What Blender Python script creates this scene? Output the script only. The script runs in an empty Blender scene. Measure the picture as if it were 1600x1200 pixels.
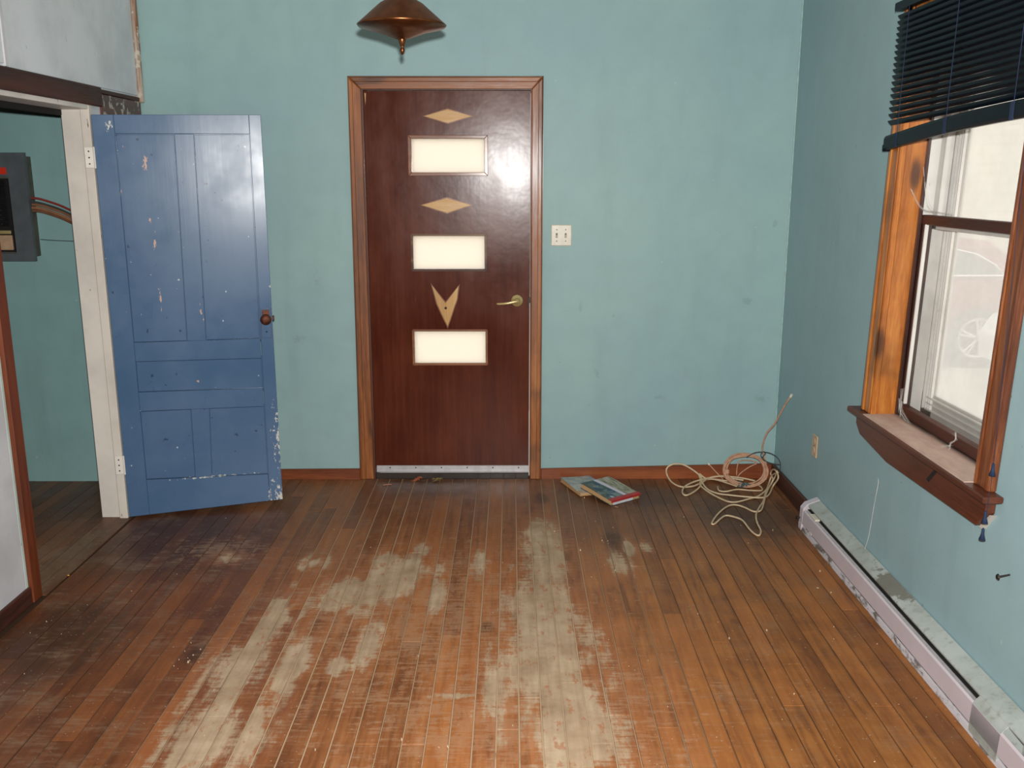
import bpy, bmesh, math, random
from mathutils import Vector, Matrix, Euler
random.seed(7)
C = bpy.context.scene.collection
SC = bpy.context.scene
R = math.radians

# ------------------------------------------------------------------ camera, sky, lights, exposure
cam_d = bpy.data.cameras.new('camera')
cam_d.sensor_width = 36; cam_d.sensor_fit = 'HORIZONTAL'
cam_d.lens = 36*1437.5/1600
cam_d.clip_start = 0.05; cam_d.clip_end = 300
cam = bpy.data.objects.new('camera', cam_d); C.objects.link(cam)
cam.location = (0.792, -4.978, 1.66)
cam.rotation_euler = (math.pi/2-0.220, 0, -0.001)
SC.camera = cam
SC.view_settings.view_transform = 'Standard'
SC.view_settings.look = 'None'
SC.view_settings.exposure = 0.0
SC.view_settings.gamma = 1.0
SC.view_settings.use_curve_mapping = False

w = bpy.data.worlds.new('overcast_sky'); SC.world = w; w.use_nodes = True
w.node_tree.nodes['Background'].inputs[0].default_value = (1.0, 0.985, 0.95, 1)
w.node_tree.nodes['Background'].inputs[1].default_value = 1.75

# the camera's own flash, just above the lens
fl = bpy.data.lights.new('camera_flash', 'SPOT')
fl.energy = 600; fl.shadow_soft_size = 0.022; fl.spot_size = R(108); fl.spot_blend = 0.75
fl.color = (1.0, 0.98, 0.95)
flash = bpy.data.objects.new('camera_flash', fl); C.objects.link(flash)
flash.location = (0.80, -4.95, 1.757)
flash.rotation_euler = (math.pi/2-0.17, 0, -0.02)

# ------------------------------------------------------------------ constants (metres)
XR, XL = 2.277, -1.135        # right and left wall planes
CEIL = 2.72
YF = -7.2                     # wall behind the camera
P0, PW = 0.817, 0.0709        # floor board joints

# ------------------------------------------------------------------ node helper
def s2l(c):
    f = lambda v: v/12.92 if v <= .04045 else ((v+.055)/1.055)**2.4
    return tuple(f(v/255) for v in c)+(1,)

class M:
    def __init__(s, name):
        s.m = bpy.data.materials.new(name); s.m.use_nodes = True
        s.t = s.m.node_tree; s.t.nodes.clear()
        s.out = s.t.nodes.new('ShaderNodeOutputMaterial')
    def n(s, typ, **kw):
        nd = s.t.nodes.new(typ)
        for k, v in kw.items(): setattr(nd, k, v)
        return nd
    def put(s, nd, i, v):
        if isinstance(v, bpy.types.NodeSocket): s.t.links.new(v, nd.inputs[i])
        elif v is not None: nd.inputs[i].default_value = v
    def math(s, op, a, b=None, c=None, clamp=False):
        nd = s.n('ShaderNodeMath', operation=op, use_clamp=clamp)
        s.put(nd, 0, a); s.put(nd, 1, b); s.put(nd, 2, c); return nd.outputs[0]
    def vmath(s, op, a, b=None):
        nd = s.n('ShaderNodeVectorMath', operation=op); s.put(nd, 0, a); s.put(nd, 1, b)
        return nd.outputs['Value'] if op in ('LENGTH', 'DOT_PRODUCT') else nd.outputs[0]
    def mix(s, f, a, b, blend='MIX'):
        nd = s.n('ShaderNodeMix', data_type='RGBA', blend_type=blend)
        s.put(nd, 0, f); s.put(nd, 6, a); s.put(nd, 7, b); return nd.outputs[2]
    def pos(s): return s.n('ShaderNodeNewGeometry').outputs['Position']
    def obj(s): return s.n('ShaderNodeTexCoord').outputs['Object']
    def sep(s, v):
        nd = s.n('ShaderNodeSeparateXYZ'); s.put(nd, 0, v); return nd.outputs
    def comb(s, x, y, z):
        nd = s.n('ShaderNodeCombineXYZ'); s.put(nd, 0, x); s.put(nd, 1, y); s.put(nd, 2, z); return nd.outputs[0]
    def mul(s, v, t): return s.vmath('MULTIPLY', v, t)
    def noise(s, v, scale=5, detail=4, rough=.55, dist=0):
        nd = s.n('ShaderNodeTexNoise'); s.put(nd, 'Vector', v); s.put(nd, 'Scale', scale)
        s.put(nd, 'Detail', detail); s.put(nd, 'Roughness', rough); s.put(nd, 'Distortion', dist)
        return nd.outputs[0]
    def voro(s, v, scale=5):
        nd = s.n('ShaderNodeTexVoronoi'); s.put(nd, 'Vector', v); s.put(nd, 'Scale', scale); return nd.outputs[0]
    def white(s, v):
        nd = s.n('ShaderNodeTexWhiteNoise', noise_dimensions='3D'); s.put(nd, 'Vector', v); return nd.outputs[0]
    def mr(s, v, a, b, c=0., d=1., smooth=True):
        nd = s.n('ShaderNodeMapRange'); nd.interpolation_type = 'SMOOTHSTEP' if smooth else 'LINEAR'
        s.put(nd, 0, v); s.put(nd, 1, a); s.put(nd, 2, b); s.put(nd, 3, c); s.put(nd, 4, d); return nd.outputs[0]
    def ramp(s, v, stops):
        nd = s.n('ShaderNodeValToRGB'); s.put(nd, 0, v); e = nd.color_ramp.elements
        while len(e) < len(stops): e.new(.5)
        for el, (p_, c_) in zip(e, stops): el.position = p_; el.color = c_
        return nd.outputs[0]
    def blob(s, v, c, r):
        """1 at the centre of an ellipsoid, 0 at its edge, negative beyond"""
        d = s.vmath('LENGTH', s.mul(s.vmath('SUBTRACT', v, tuple(c)), tuple(1/q for q in r)))
        return s.math('SUBTRACT', 1.0, d)
    def blobs(s, v, L):
        acc = None
        for c, r in L:
            b = s.blob(v, c, r)
            acc = b if acc is None else s.math('MAXIMUM', acc, b)
        return acc
    def bump(s, h, st=.3, dist=.002):
        nd = s.n('ShaderNodeBump'); s.put(nd, 'Height', h); s.put(nd, 'Strength', st); s.put(nd, 'Distance', dist)
        return nd.outputs[0]
    def pbr(s, col, rough=.5, metal=0., bump=None, spec=.5, coat=0., coat_r=.1, emit=None):
        nd = s.n('ShaderNodeBsdfPrincipled')
        s.put(nd, 'Base Color', col); s.put(nd, 'Roughness', rough); s.put(nd, 'Metallic', metal)
        s.put(nd, 'Specular IOR Level', spec); s.put(nd, 'Coat Weight', coat); s.put(nd, 'Coat Roughness', coat_r)
        if bump is not None: s.put(nd, 'Normal', bump)
        s.t.links.new(nd.outputs[0], s.out.inputs[0]); return s.m

def plain(name, c, rough=.5, metal=0., var=.12, scale=30, spec=.5, coat=0.):
    m = M(name); c = s2l(c); v = m.obj()
    k = m.noise(v, scale, 3)
    col = m.mix(m.mr(k, .3, .7), tuple(x*(1-var) for x in c[:3])+(1,), tuple(min(1, x*(1+var)) for x in c[:3])+(1,))
    return m.pbr(col, rough, metal, m.bump(k, .08, .001), spec, coat)

# ------------------------------------------------------------------ mesh helper
ORG = {}
SHEAR = [0.0]
class B:
    def __init__(s): s.bm = bmesh.new()
    def box(s, x0, x1, y0, y1, z0, z1, bev=0.):
        x0, x1 = sorted((x0, x1)); y0, y1 = sorted((y0, y1)); z0, z1 = sorted((z0, z1))
        r = bmesh.ops.create_cube(s.bm, size=1, matrix=Matrix.Translation(((x0+x1)/2, (y0+y1)/2, (z0+z1)/2)) @ Matrix.Diagonal((x1-x0, y1-y0, z1-z0, 1)))
        if bev:
            es = {e for v in r['verts'] for e in v.link_edges}
            bmesh.ops.bevel(s.bm, geom=list(es), offset=bev, segments=1, affect='EDGES', profile=.5)
        return s
    def prism(s, poly, ax, a0, a1, bev=0.):
        """extrude a polygon given in the other two axes along axis ax"""
        def P(q, a):
            return {0: (a, q[0], q[1]), 1: (q[0], a, q[1]), 2: (q[0], q[1], a)}[ax]
        A = [s.bm.verts.new(P(q, a0)) for q in poly]; D = [s.bm.verts.new(P(q, a1)) for q in poly]
        fs = [s.bm.faces.new(A), s.bm.faces.new(D[::-1])]
        n = len(poly)
        for i in range(n): fs.append(s.bm.faces.new((A[i], D[i], D[(i+1) % n], A[(i+1) % n])))
        bmesh.ops.recalc_face_normals(s.bm, faces=fs)
        if bev:
            es = {e for f in fs for e in f.edges}
            bmesh.ops.bevel(s.bm, geom=list(es), offset=bev, segments=1, affect='EDGES', profile=.5)
        return s
    def grid(s, xs, zs, y0, y1, holes, ax='y'):
        """solid slab in x-z (or y-z) with rectangular holes; outer faces only"""
        nx, nz = len(xs)-1, len(zs)-1
        occ = [[True]*nz for _ in range(nx)]
        for i in range(nx):
            for j in range(nz):
                cx, cz = (xs[i]+xs[i+1])/2, (zs[j]+zs[j+1])/2
                for h in holes:
                    if h[0] < cx < h[1] and h[2] < cz < h[3]: occ[i][j] = False
        cache = {}
        def V(i, j, k):
            if (i, j, k) not in cache:
                a, b, c = xs[i], (y0, y1)[k], zs[j]
                cache[(i, j, k)] = s.bm.verts.new((a, b, c) if ax == 'y' else (b, a, c))
            return cache[(i, j, k)]
        F = []
        g = lambda i, j: 0 <= i < nx and 0 <= j < nz and occ[i][j]
        for i in range(nx):
            for j in range(nz):
                if not occ[i][j]: continue
                for k in (0, 1): F.append(s.bm.faces.new((V(i, j, k), V(i+1, j, k), V(i+1, j+1, k), V(i, j+1, k))))
                if not g(i-1, j): F.append(s.bm.faces.new((V(i, j, 0), V(i, j+1, 0), V(i, j+1, 1), V(i, j, 1))))
                if not g(i+1, j): F.append(s.bm.faces.new((V(i+1, j, 0), V(i+1, j+1, 0), V(i+1, j+1, 1), V(i+1, j, 1))))
                if not g(i, j-1): F.append(s.bm.faces.new((V(i, j, 0), V(i+1, j, 0), V(i+1, j, 1), V(i, j, 1))))
                if not g(i, j+1): F.append(s.bm.faces.new((V(i, j+1, 0), V(i+1, j+1, 0), V(i+1, j+1, 1), V(i, j+1, 1))))
        bmesh.ops.recalc_face_normals(s.bm, faces=F)
        return s
    def tube(s, pts, r, n=8, cyc=False, smooth=3, caps=True):
        P = [Vector(p) for p in pts]
        if smooth > 1: P = crom(P, smooth, cyc)
        N = len(P); rings = []
        up = Vector((0, 0, 1))
        for i in range(N):
            a = P[(i-1) % N] if (cyc or i) else P[0]; b = P[(i+1) % N] if (cyc or i < N-1) else P[-1]
            t = (b-a).normalized() if (b-a).length > 1e-9 else Vector((0, 0, 1))
            if i == 0:
                u = up.cross(t)
                if u.length < .1: u = Vector((1, 0, 0)).cross(t)
                u.normalize()
            else:
                u = (u - t*u.dot(t)); u = u.normalized() if u.length > 1e-6 else Vector((1, 0, 0))
            w_ = t.cross(u)
            rr = r(i/(N-1)) if callable(r) else r
            rings.append([s.bm.verts.new(P[i]+(u*math.cos(2*math.pi*k/n)+w_*math.sin(2*math.pi*k/n))*rr) for k in range(n)])
        F = []
        for i in range(N if cyc else N-1):
            A, D = rings[i], rings[(i+1) % N]
            for k in range(n): F.append(s.bm.faces.new((A[k], A[(k+1) % n], D[(k+1) % n], D[k])))
        if not cyc and caps: F.append(s.bm.faces.new(rings[0][::-1])); F.append(s.bm.faces.new(rings[-1]))
        return s
    def lathe(s, prof, c, ax=2, n=24, sgn=1):
        """prof: (radius, offset along the axis)"""
        c = Vector(c); rings = []
        A = [Vector((0, 1, 0)), Vector((1, 0, 0)), Vector((1, 0, 0))][ax]
        D = [Vector((0, 0, 1)), Vector((0, 0, 1)), Vector((0, 1, 0))][ax]
        E = [Vector((1, 0, 0)), Vector((0, 1, 0)), Vector((0, 0, 1))][ax]
        for r_, h in prof:
            rings.append([s.bm.verts.new(c+E*h*sgn+(A*math.cos(2*math.pi*k/n)+D*math.sin(2*math.pi*k/n))*max(r_, 1e-5)) for k in range(n)])
        F = []
        for i in range(len(rings)-1):
            for k in range(n): F.append(s.bm.faces.new((rings[i][k], rings[i][(k+1) % n], rings[i+1][(k+1) % n], rings[i+1][k])))
        F.append(s.bm.faces.new(rings[0])); F.append(s.bm.faces.new(rings[-1]))
        bmesh.ops.recalc_face_normals(s.bm, faces=F)
        return s
    def quads(s, V_, F_):
        vs = [s.bm.verts.new(v) for v in V_]
        for f in F_: s.bm.faces.new([vs[i] for i in f])
        return s
    def tf(s, mat): bmesh.ops.transform(s.bm, matrix=mat, verts=s.bm.verts); return s
    def build(s, name, mat, parent=None, smooth=False, label=None):
        if SHEAR[0]:
            for v in s.bm.verts: v.co.y -= (v.co.z-1.25)*SHEAR[0]
        if parent is not None and parent.name in ORG:
            o = ORG[parent.name]
            for v in s.bm.verts: v.co -= o
        me = bpy.data.meshes.new(name); s.bm.to_mesh(me); s.bm.free()
        if smooth:
            me.shade_smooth() if smooth is True else [setattr(p_, 'use_smooth', True) for p_ in me.polygons]
        ob = bpy.data.objects.new(name, me); C.objects.link(ob)
        if mat: me.materials.append(mat)
        if parent is not None:
            ob.parent = parent
            if parent.name in ORG: ORG[ob.name] = ORG[parent.name]
        if label: ob['label'] = label
        return ob

def crom(P, k, cyc):
    N = len(P); out = []
    for i in range(N if cyc else N-1):
        p0 = P[(i-1) % N] if (cyc or i > 0) else P[0]; p1 = P[i]; p2 = P[(i+1) % N]
        p3 = P[(i+2) % N] if (cyc or i+2 < N) else P[-1]
        for j in range(k):
            t = j/k
            out.append(.5*((2*p1)+(-p0+p2)*t+(2*p0-5*p1+4*p2-p3)*t*t+(-p0+3*p1-3*p2+p3)*t**3))
    if not cyc: out.append(P[-1])
    return out

def thing(name, label, cat, loc, rotz=0, group=None):
    o = bpy.data.objects.new(name, None); C.objects.link(o); o.location = loc; o.rotation_euler = (0, 0, rotz)
    o.empty_display_size = .1
    o['label'] = label; o['category'] = cat
    if group: o['group'] = group
    if rotz == 0: ORG[o.name] = Vector(loc)
    return o
def tag(o, label, cat, group=None, kind=None):
    o['label'] = label; o['category'] = cat
    if group: o['group'] = group
    if kind: o['kind'] = kind
    return o
def struct(o, label=None, cat=None):
    o['kind'] = 'structure'
    if label: o['label'] = label
    if cat: o['category'] = cat
    return o
def sempty(name, loc, label, cat, rotz=0):
    o = thing(name, label, cat, loc, rotz); o['kind'] = 'structure'; return o

# ------------------------------------------------------------------ materials
def wall_paint(name, base, dark, dirt=.5):
    m = M(name); v = m.pos()
    a = m.noise(v, 1.1, 4, .6); b = m.noise(v, 9, 5, .65)
    col = m.mix(m.mr(a, .3, .75), s2l(base), s2l(dark))
    col = m.mix(m.math('MULTIPLY', m.mr(b, .35, .8), .25), col, s2l(tuple(c*.86 for c in base)))
    sp = m.noise(m.mul(v, (1, 1, 1)), 38, 2, .5)                   # flecks and small knocks
    col = m.mix(m.math('MULTIPLY', m.mr(sp, .765, .79), .6), col, s2l((70, 84, 82)))
    sp2 = m.noise(v, 24, 1, .5)
    col = m.mix(m.math('MULTIPLY', m.mr(sp2, .79, .82), .4), col, s2l((190, 205, 198)))
    # dirt that gathers low on the wall and in streaks
    st = m.noise(m.mul(v, (5, 5, .7)), 1.3, 4, .6)
    col = m.mix(m.math('MULTIPLY', m.mr(st, .5, .8), dirt*.35), col, s2l(tuple(c*.72 for c in base)))
    sm = m.blobs(v, [((2.20, 0, 1.42), (.03, .3, .03)), ((2.08, 0, 1.0), (.06, .3, .05)), ((2.19, 0, .46), (.09, .3, .04)), ((1.27, 0, .60), (.03, .3, .05)), ((1.62, 0, .47), (.05, .3, .02)), ((2.277, -.2, .30), (.3, .05, .05)),
                     ((-.25, 0, 1.12), (.05, .3, .08)), ((-.38, 0, .80), (.06, .3, .05)), ((1.17, 0, .98), (.02, .3, .10)), ((2.277, -.72, 1.98), (.3, .03, .006)), ((1.35, 0, .93), (.02, .3, .03))])
    sm = m.mr(m.math('ADD', sm, m.math('MULTIPLY', m.math('SUBTRACT', m.noise(v, 22, 4, .7), .5), 3.)), .45, 1.0)
    col = m.mix(m.math('MULTIPLY', sm, .2), col, s2l((84, 100, 94)))
    tex = m.noise(v, 160, 3, .6)
    h = m.math('ADD', m.math('MULTIPLY', b, .6), m.math('MULTIPLY', tex, .4))
    return m.pbr(col, .52, bump=m.bump(h, .35, .0016), spec=.35)
teal = wall_paint('teal_wall_paint', (151, 182, 180), (142, 174, 178))
teal_r = wall_paint('teal_wall_paint_right', (152, 183, 187), (145, 176, 182))
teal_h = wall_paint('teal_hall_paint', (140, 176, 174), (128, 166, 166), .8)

def wood(name, lo, mid, hi, ax=2, rough=.3, knots=.6, scale=1., coat=.5, wear=0.):
    """varnished timber with the grain along axis ax"""
    m = M(name); v = m.obj()
    st = [26, 26, 26]; st[ax] = 1.6
    vv = m.mul(v, tuple(q*scale for q in st))
    big = m.noise(vv, .55, 3, .5, .6); fine = m.noise(m.mul(v, tuple(q*5*scale for q in st)), 1, 4, .7)
    g = m.math('ADD', m.math('MULTIPLY', big, .65), m.math('MULTIPLY', fine, .35))
    col = m.ramp(g, [(.32, s2l(lo)), (.5, s2l(mid)), (.66, s2l(hi))])
    if knots:
        ks = [9, 9, 9]; ks[ax] = 3.2
        kn = m.voro(m.vmath('ADD', m.mul(v, tuple(ks)), m.mul(m.comb(big, big, big), (.35, .35, .35))), 1)
        col = m.mix(m.math('MULTIPLY', m.mr(kn, .30, .12), knots), col, s2l((52, 28, 20)))
        blo = m.noise(m.mul(v, (4, 4, 4)), .9, 3, .6)
        col = m.mix(m.math('MULTIPLY', m.mr(blo, .52, .72), knots*.55), col, s2l(tuple(c*.45 for c in mid)))
    if wear:
        wn = m.noise(v, 17, 3, .6)
        col = m.mix(m.math('MULTIPLY', m.mr(wn, .53, .60), wear), col, s2l((205, 195, 180)))
    r_ = m.mr(fine, .3, .8, rough, min(1, rough+.25))
    return m.pbr(col, r_, bump=m.bump(g, .25, .0012), coat=coat, coat_r=.18)
pine_v = wood('orange_pine_upright', (84, 42, 18), (142, 82, 38), (180, 116, 60), 2, .36, .9, coat=.2)
pine_x = wood('orange_pine_across', (88, 46, 20), (146, 86, 42), (182, 120, 66), 0, .34, coat=.2)
pine_low = wood('red_brown_skirting', (84, 38, 14), (126, 62, 26), (150, 80, 36), 0, .42, .3, coat=.2)
pine_win = wood('golden_pine_window', (110, 56, 18), (176, 104, 40), (204, 138, 62), 2, .34, .85, coat=.3)
dark_x = wood('dark_brown_timber_across', (46, 20, 13), (68, 32, 20), (86, 44, 28), 1, .5, .2, coat=.05)
dark_v = wood('dark_brown_timber_upright', (40, 20, 15), (62, 32, 24), (80, 44, 32), 2, .4, .2)
red_v = wood('red_brown_casing', (78, 32, 12), (106, 48, 20), (124, 62, 28), 2, .42, .3, coat=.1)
apron_w = wood('red_brown_apron', (56, 24, 12), (84, 40, 20), (102, 52, 28), 1, .42, .3, coat=.2)
near_win = wood('worn_brown_casing', (66, 30, 16), (104, 54, 26), (156, 92, 46), 2, .34, .5, coat=.25)
inlay_w = wood('light_inlay_wood', (176, 128, 66), (196, 150, 86), (206, 164, 102), 0, .4, 0, coat=.3)
inlay_v = wood('light_inlay_wood_upright', (176, 128, 66), (196, 150, 86), (206, 164, 102), 2, .4, 0, coat=.3)
mould_w = wood('brown_glazing_bead', (92, 48, 22), (128, 74, 38), (148, 92, 52), 0, .4, .2)

def make_white(name, base=(206, 200, 190), chips=(86, 70, 58), amt=.7):
    m = M(name); v = m.pos()
    a = m.noise(v, 3, 4, .6); b = m.noise(m.mul(v, (1, 1, .35)), 42, 3, .6)
    col = m.mix(m.mr(a, .35, .7), s2l(base), s2l(tuple(c*.9 for c in base)))
    col = m.mix(m.math('MULTIPLY', m.mr(b, .70, .74), amt), col, s2l(chips))
    return m.pbr(col, .45, bump=m.bump(m.noise(m.mul(v, (60, 60, 6)), 1, 3), .25, .001))
white_p = make_white('old_white_paint')
white_jamb = make_white('cream_jamb_paint', (230, 222, 212), (92, 74, 62))
white_panel = make_white('white_primer_panel', (214, 214, 218), (150, 160, 158), .4)
grey_panel = make_white('grey_primed_board', (224, 228, 232), (130, 136, 138), .4)
white_sash = make_white('white_sash_paint', (214, 212, 206), (150, 140, 130))
ceil_m = make_white('ceiling_paint', (208, 204, 194), (170, 160, 150), .3)

# ---- floor: boards with a varnish that is worn through to grey bare wood in places
def floor_mat(name, hall=False):
    m = M(name); v = m.pos(); x, y, z = m.sep(v)
    bi = m.math('FLOOR', m.math('DIVIDE', m.math('SUBTRACT', x, P0), PW))
    rnd = m.white(m.comb(bi, 3.3, 1.7))
    orand = m.n('ShaderNodeObjectInfo').outputs['Random']
    vb = m.vmath('ADD', v, m.comb(0, m.math('MULTIPLY', rnd, 7.3), 0))
    grain = m.noise(m.mul(vb, (34, 1.5, 1)), 1, 5, .65, .4)
    fine = m.noise(m.mul(vb, (170, 7, 1)), 1, 4, .7)
    cross = m.noise(m.mul(vb, (7, 62, 1)), 1, 4, .7)               # scuffs across the boards
    patch = m.noise(v, 2.3, 4, .6)
    mot = m.noise(v, 7, 5, .65)
    g = m.math('ADD', m.math('MULTIPLY', grain, .6), m.math('MULTIPLY', mot, .4))
    # varnish tone, orange in the middle, browner to the right, dark red to the left with some flash falloff painted in
    warm = m.ramp(g, [(.30, s2l((108, 64, 36))), (.5, s2l((156, 98, 56))), (.68, s2l((182, 124, 76)))])
    brown = m.ramp(g, [(.30, s2l((92, 52, 26))), (.5, s2l((142, 88, 42))), (.68, s2l((168, 110, 58)))])
    red = m.ramp(g, [(.30, s2l((74, 40, 22))), (.5, s2l((112, 64, 34))), (.68, s2l((136, 82, 46)))])
    kx = m.math('ADD', x, m.math('MULTIPLY', m.math('SUBTRACT', patch, .5), .9))
    col = m.mix(m.mr(kx, .95, 1.5), warm, brown)
    col = m.mix(m.mr(m.math('ADD', kx, m.math('MULTIPLY', y, .28)), -.05, -1.0), col, red)
    # towards the far wall the varnish colour turns browner and darker
    far = m.mr(m.math('ADD', y, m.math('MULTIPLY', m.math('SUBTRACT', mot, .5), .8)), -1.35, -.5)
    col = m.mix(m.math('MULTIPLY', far, .62), col, m.ramp(g, [(.30, s2l((70, 42, 32))), (.5, s2l((112, 72, 52))), (.68, s2l((140, 96, 70)))]))
    # each board has its own tone
    col = m.mix(m.mr(orand, .0, .40, .34, 0., False), col, s2l((84, 44, 24)))
    mo2 = m.noise(m.mul(vb, (22, 3.2, 1)), 1, 4, .7, .6)
    col = m.mix(m.mr(mo2, .50, .30, 0, .5), col, s2l((84, 46, 28)))
    col = m.mix(m.mr(orand, .65, 1., 0, .30, False), col, s2l((184, 112, 56)))
    # dark stains and darker areas; at the left partly flash falloff put in colour
    dk = m.blobs(v, [((.35, -.12, 0), (.42, .30, 9)), ((1.28, -.98, 0), (.08, .30, 9)), ((1.035, -1.12, 0), (.03, .07, 9)), ((-.75, -.9, 0), (.6, .6, 9)),
                     ((1.45, -.3, 0), (.5, .3, 9)), ((2.0, -.6, 0), (.4, .5, 9)), ((-.9, -1.9, 0), (.4, .5, 9)), ((.95, -.35, 0), (.06, .12, 9)), ((.70, -1.78, 0), (.04, .07, 9)), ((-.33, -1.98, 0), (.05, .09, 9))])
    dk = m.mr(m.math('ADD', dk, m.math('MULTIPLY', m.math('SUBTRACT', m.math('ADD', m.math('MULTIPLY', mot, .6), m.math('MULTIPLY', cross, .4)), .5), 2.2)), .0, .7)
    col = m.mix(m.math('MULTIPLY', dk, .62), col, s2l((52, 36, 28)))
    # grey-brown scuffing all over, thicker to the left
    sc = m.math('ADD', m.math('MULTIPLY', m.noise(v, 5.5, 5, .7), .6), m.math('MULTIPLY', cross, .4))
    col = m.mix(m.math('MULTIPLY', m.mr(sc, .48, .66), m.mr(x, -1.2, 1.8, .5, .22)), col, s2l((146, 122, 98)))
    # thin wear: the varnish rubbed pale but not gone
    tw = m.blobs(v, [((.45, -1.7, 0), (1.15, 1.3, 9)), ((-.55, -1.05, 0), (.45, .35, 9)), ((.8, -2.4, 0), (1.1, .9, 9))])
    tn = m.math('ADD', m.math('MULTIPLY', m.noise(m.mul(vb, (12, 5, 1)), 1.6, 5, .72), .5), m.math('MULTIPLY', cross, .5))
    tw = m.mr(m.math('ADD', tw, m.math('MULTIPLY', m.math('SUBTRACT', tn, .5), 5.)), .55, 1.0)
    col = m.mix(m.math('MULTIPLY', tw, .42), col, s2l((178, 140, 108)))
    # bare wood
    if hall: L = [((-1.6, -1.25, 0), (.55, .45, 9)), ((-1.25, -1.2, 0), (.2, .5, 9))]
    else: L = [((.95, -1.10, 0), (.17, .50, 9)), ((.93, -1.9, 0), (.28, .95, 9)), ((1.02, -2.35, 0), (.26, .6, 9)), ((.93, -.82, 0), (.09, .26, 9)), ((.73, -2.2, 0), (.09, .5, 9)),
         ((.17, -1.50, 0), (.19, .22, 9)), ((.235, -1.2, 0), (.11, .15, 9)), ((.37, -1.28, 0), (.13, .30, 9)), ((.39, -1.03, 0), (.07, .13, 9)), ((.30, -1.40, 0), (.15, .20, 9)),
         ((.27, -1.92, 0), (.06, .22, 9)), ((.185, -2.06, 0), (.05, .10, 9)), ((.03, -2.06, 0), (.06, .26, 9)), ((.66, -1.2, 0), (.07, .28, 9)), ((-.08, -1.18, 0), (.08, .10, 9)), ((.48, -1.5, 0), (.06, .22, 9)),
         ((.60, -2.25, 0), (.10, .03, 9)), ((-.11, -1.78, 0), (.11, .32, 9)), ((-.15, -2.12, 0), (.15, .32, 9)), ((-.13, -2.5, 0), (.19, .4, 9)), ((1.25, -1.17, 0), (.08, .22, 9)), ((-.47, -1.13, 0), (.10, .10, 9)),
         ((1.33, -1.02, 0), (.04, .1, 9)), ((1.42, -1.0, 0), (.04, .12, 9))]
    bl = m.blobs(v, L)
    n_a = m.noise(v, 4.2, 4, .6); n_b = m.noise(m.mul(vb, (16, 4, 1)), 1.3, 5, .7)
    nz = m.math('ADD', m.math('ADD', m.math('MULTIPLY', n_a, .30), m.math('MULTIPLY', n_b, .45)), m.math('MULTIPLY', cross, .25))
    bl = m.math('ADD', bl, m.math('MULTIPLY', m.math('SUBTRACT', nz, .5), 3.4))
    bl = m.math('ADD', bl, m.math('MULTIPLY', m.math('SUBTRACT', rnd, .5), .5))
    bare = m.mr(bl, .16, .58)
    bcol = m.ramp(m.math('ADD', m.math('MULTIPLY', mot, .6), m.math('MULTIPLY', grain, .4)), [(.30, s2l((140, 116, 92))), (.46, s2l((172, 148, 120))), (.62, s2l((194, 172, 144)))])
    bcol = m.mix(m.math('MULTIPLY', m.mr(cross, .55, .75), .25), bcol, s2l((146, 116, 90)))
    # small islands of varnish left on the bare wood
    bcol = m.mix(m.math('MULTIPLY', m.mr(m.noise(m.mul(vb, (1, .45, 1)), 21, 4, .7), .57, .63), .6), bcol, s2l((168, 100, 64)))
    rim = m.math('MULTIPLY', m.mr(bl, -.35, .2), m.math('SUBTRACT', 1., bare))
    col = m.mix(m.math('MULTIPLY', rim, .30), col, s2l((168, 104, 66)))
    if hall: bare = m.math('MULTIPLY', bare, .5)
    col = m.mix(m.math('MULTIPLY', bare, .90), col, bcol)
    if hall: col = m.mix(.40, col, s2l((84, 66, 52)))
    # dirt lying along the joints
    frac = m.math('FRACT', m.math('DIVIDE', m.math('SUBTRACT', x, P0), PW))
    ed = m.math('MULTIPLY', m.math('MINIMUM', frac, m.math('SUBTRACT', 1., frac)), PW)
    col = m.mix(m.math('MULTIPLY', m.mr(m.math('ADD', ed, m.math('MULTIPLY', m.noise(m.mul(vb, (30, 5, 1)), 1, 3), .008)), .0085, .0035), .60), col, s2l((70, 50, 38)))
    # fine dust flecks
    fk = m.noise(v, 95, 1, .5)
    col = m.mix(m.math('MULTIPLY', m.mr(fk, .73, .76), .6), col, s2l((190, 172, 148)))
    rough = m.math('ADD', m.mr(g, .3, .7, .36, .5), m.math('MULTIPLY', bare, .3))
    h = m.math('ADD', m.math('MULTIPLY', grain, .35), m.math('ADD', m.math('MULTIPLY', cross, .35), m.math('MULTIPLY', fine, .3)))
    return m.pbr(col, rough, bump=m.bump(h, .5, .0018), spec=.3)
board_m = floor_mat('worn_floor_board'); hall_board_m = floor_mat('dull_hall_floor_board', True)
m = M('dust_between_boards'); v = m.pos(); nn = m.noise(v, 6, 4); xx, yy, zz = m.sep(v)
pale = m.math('MULTIPLY', m.math('MULTIPLY', m.mr(xx, -.75, -.2), m.mr(xx, 1.6, 1.1)), m.mr(m.math('ADD', nn, m.math('MULTIPLY', yy, .10)), -.05, .12))
sub_m = m.pbr(m.mix(pale, s2l((66, 48, 36)), s2l((182, 156, 126))), .9, spec=.1)

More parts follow.
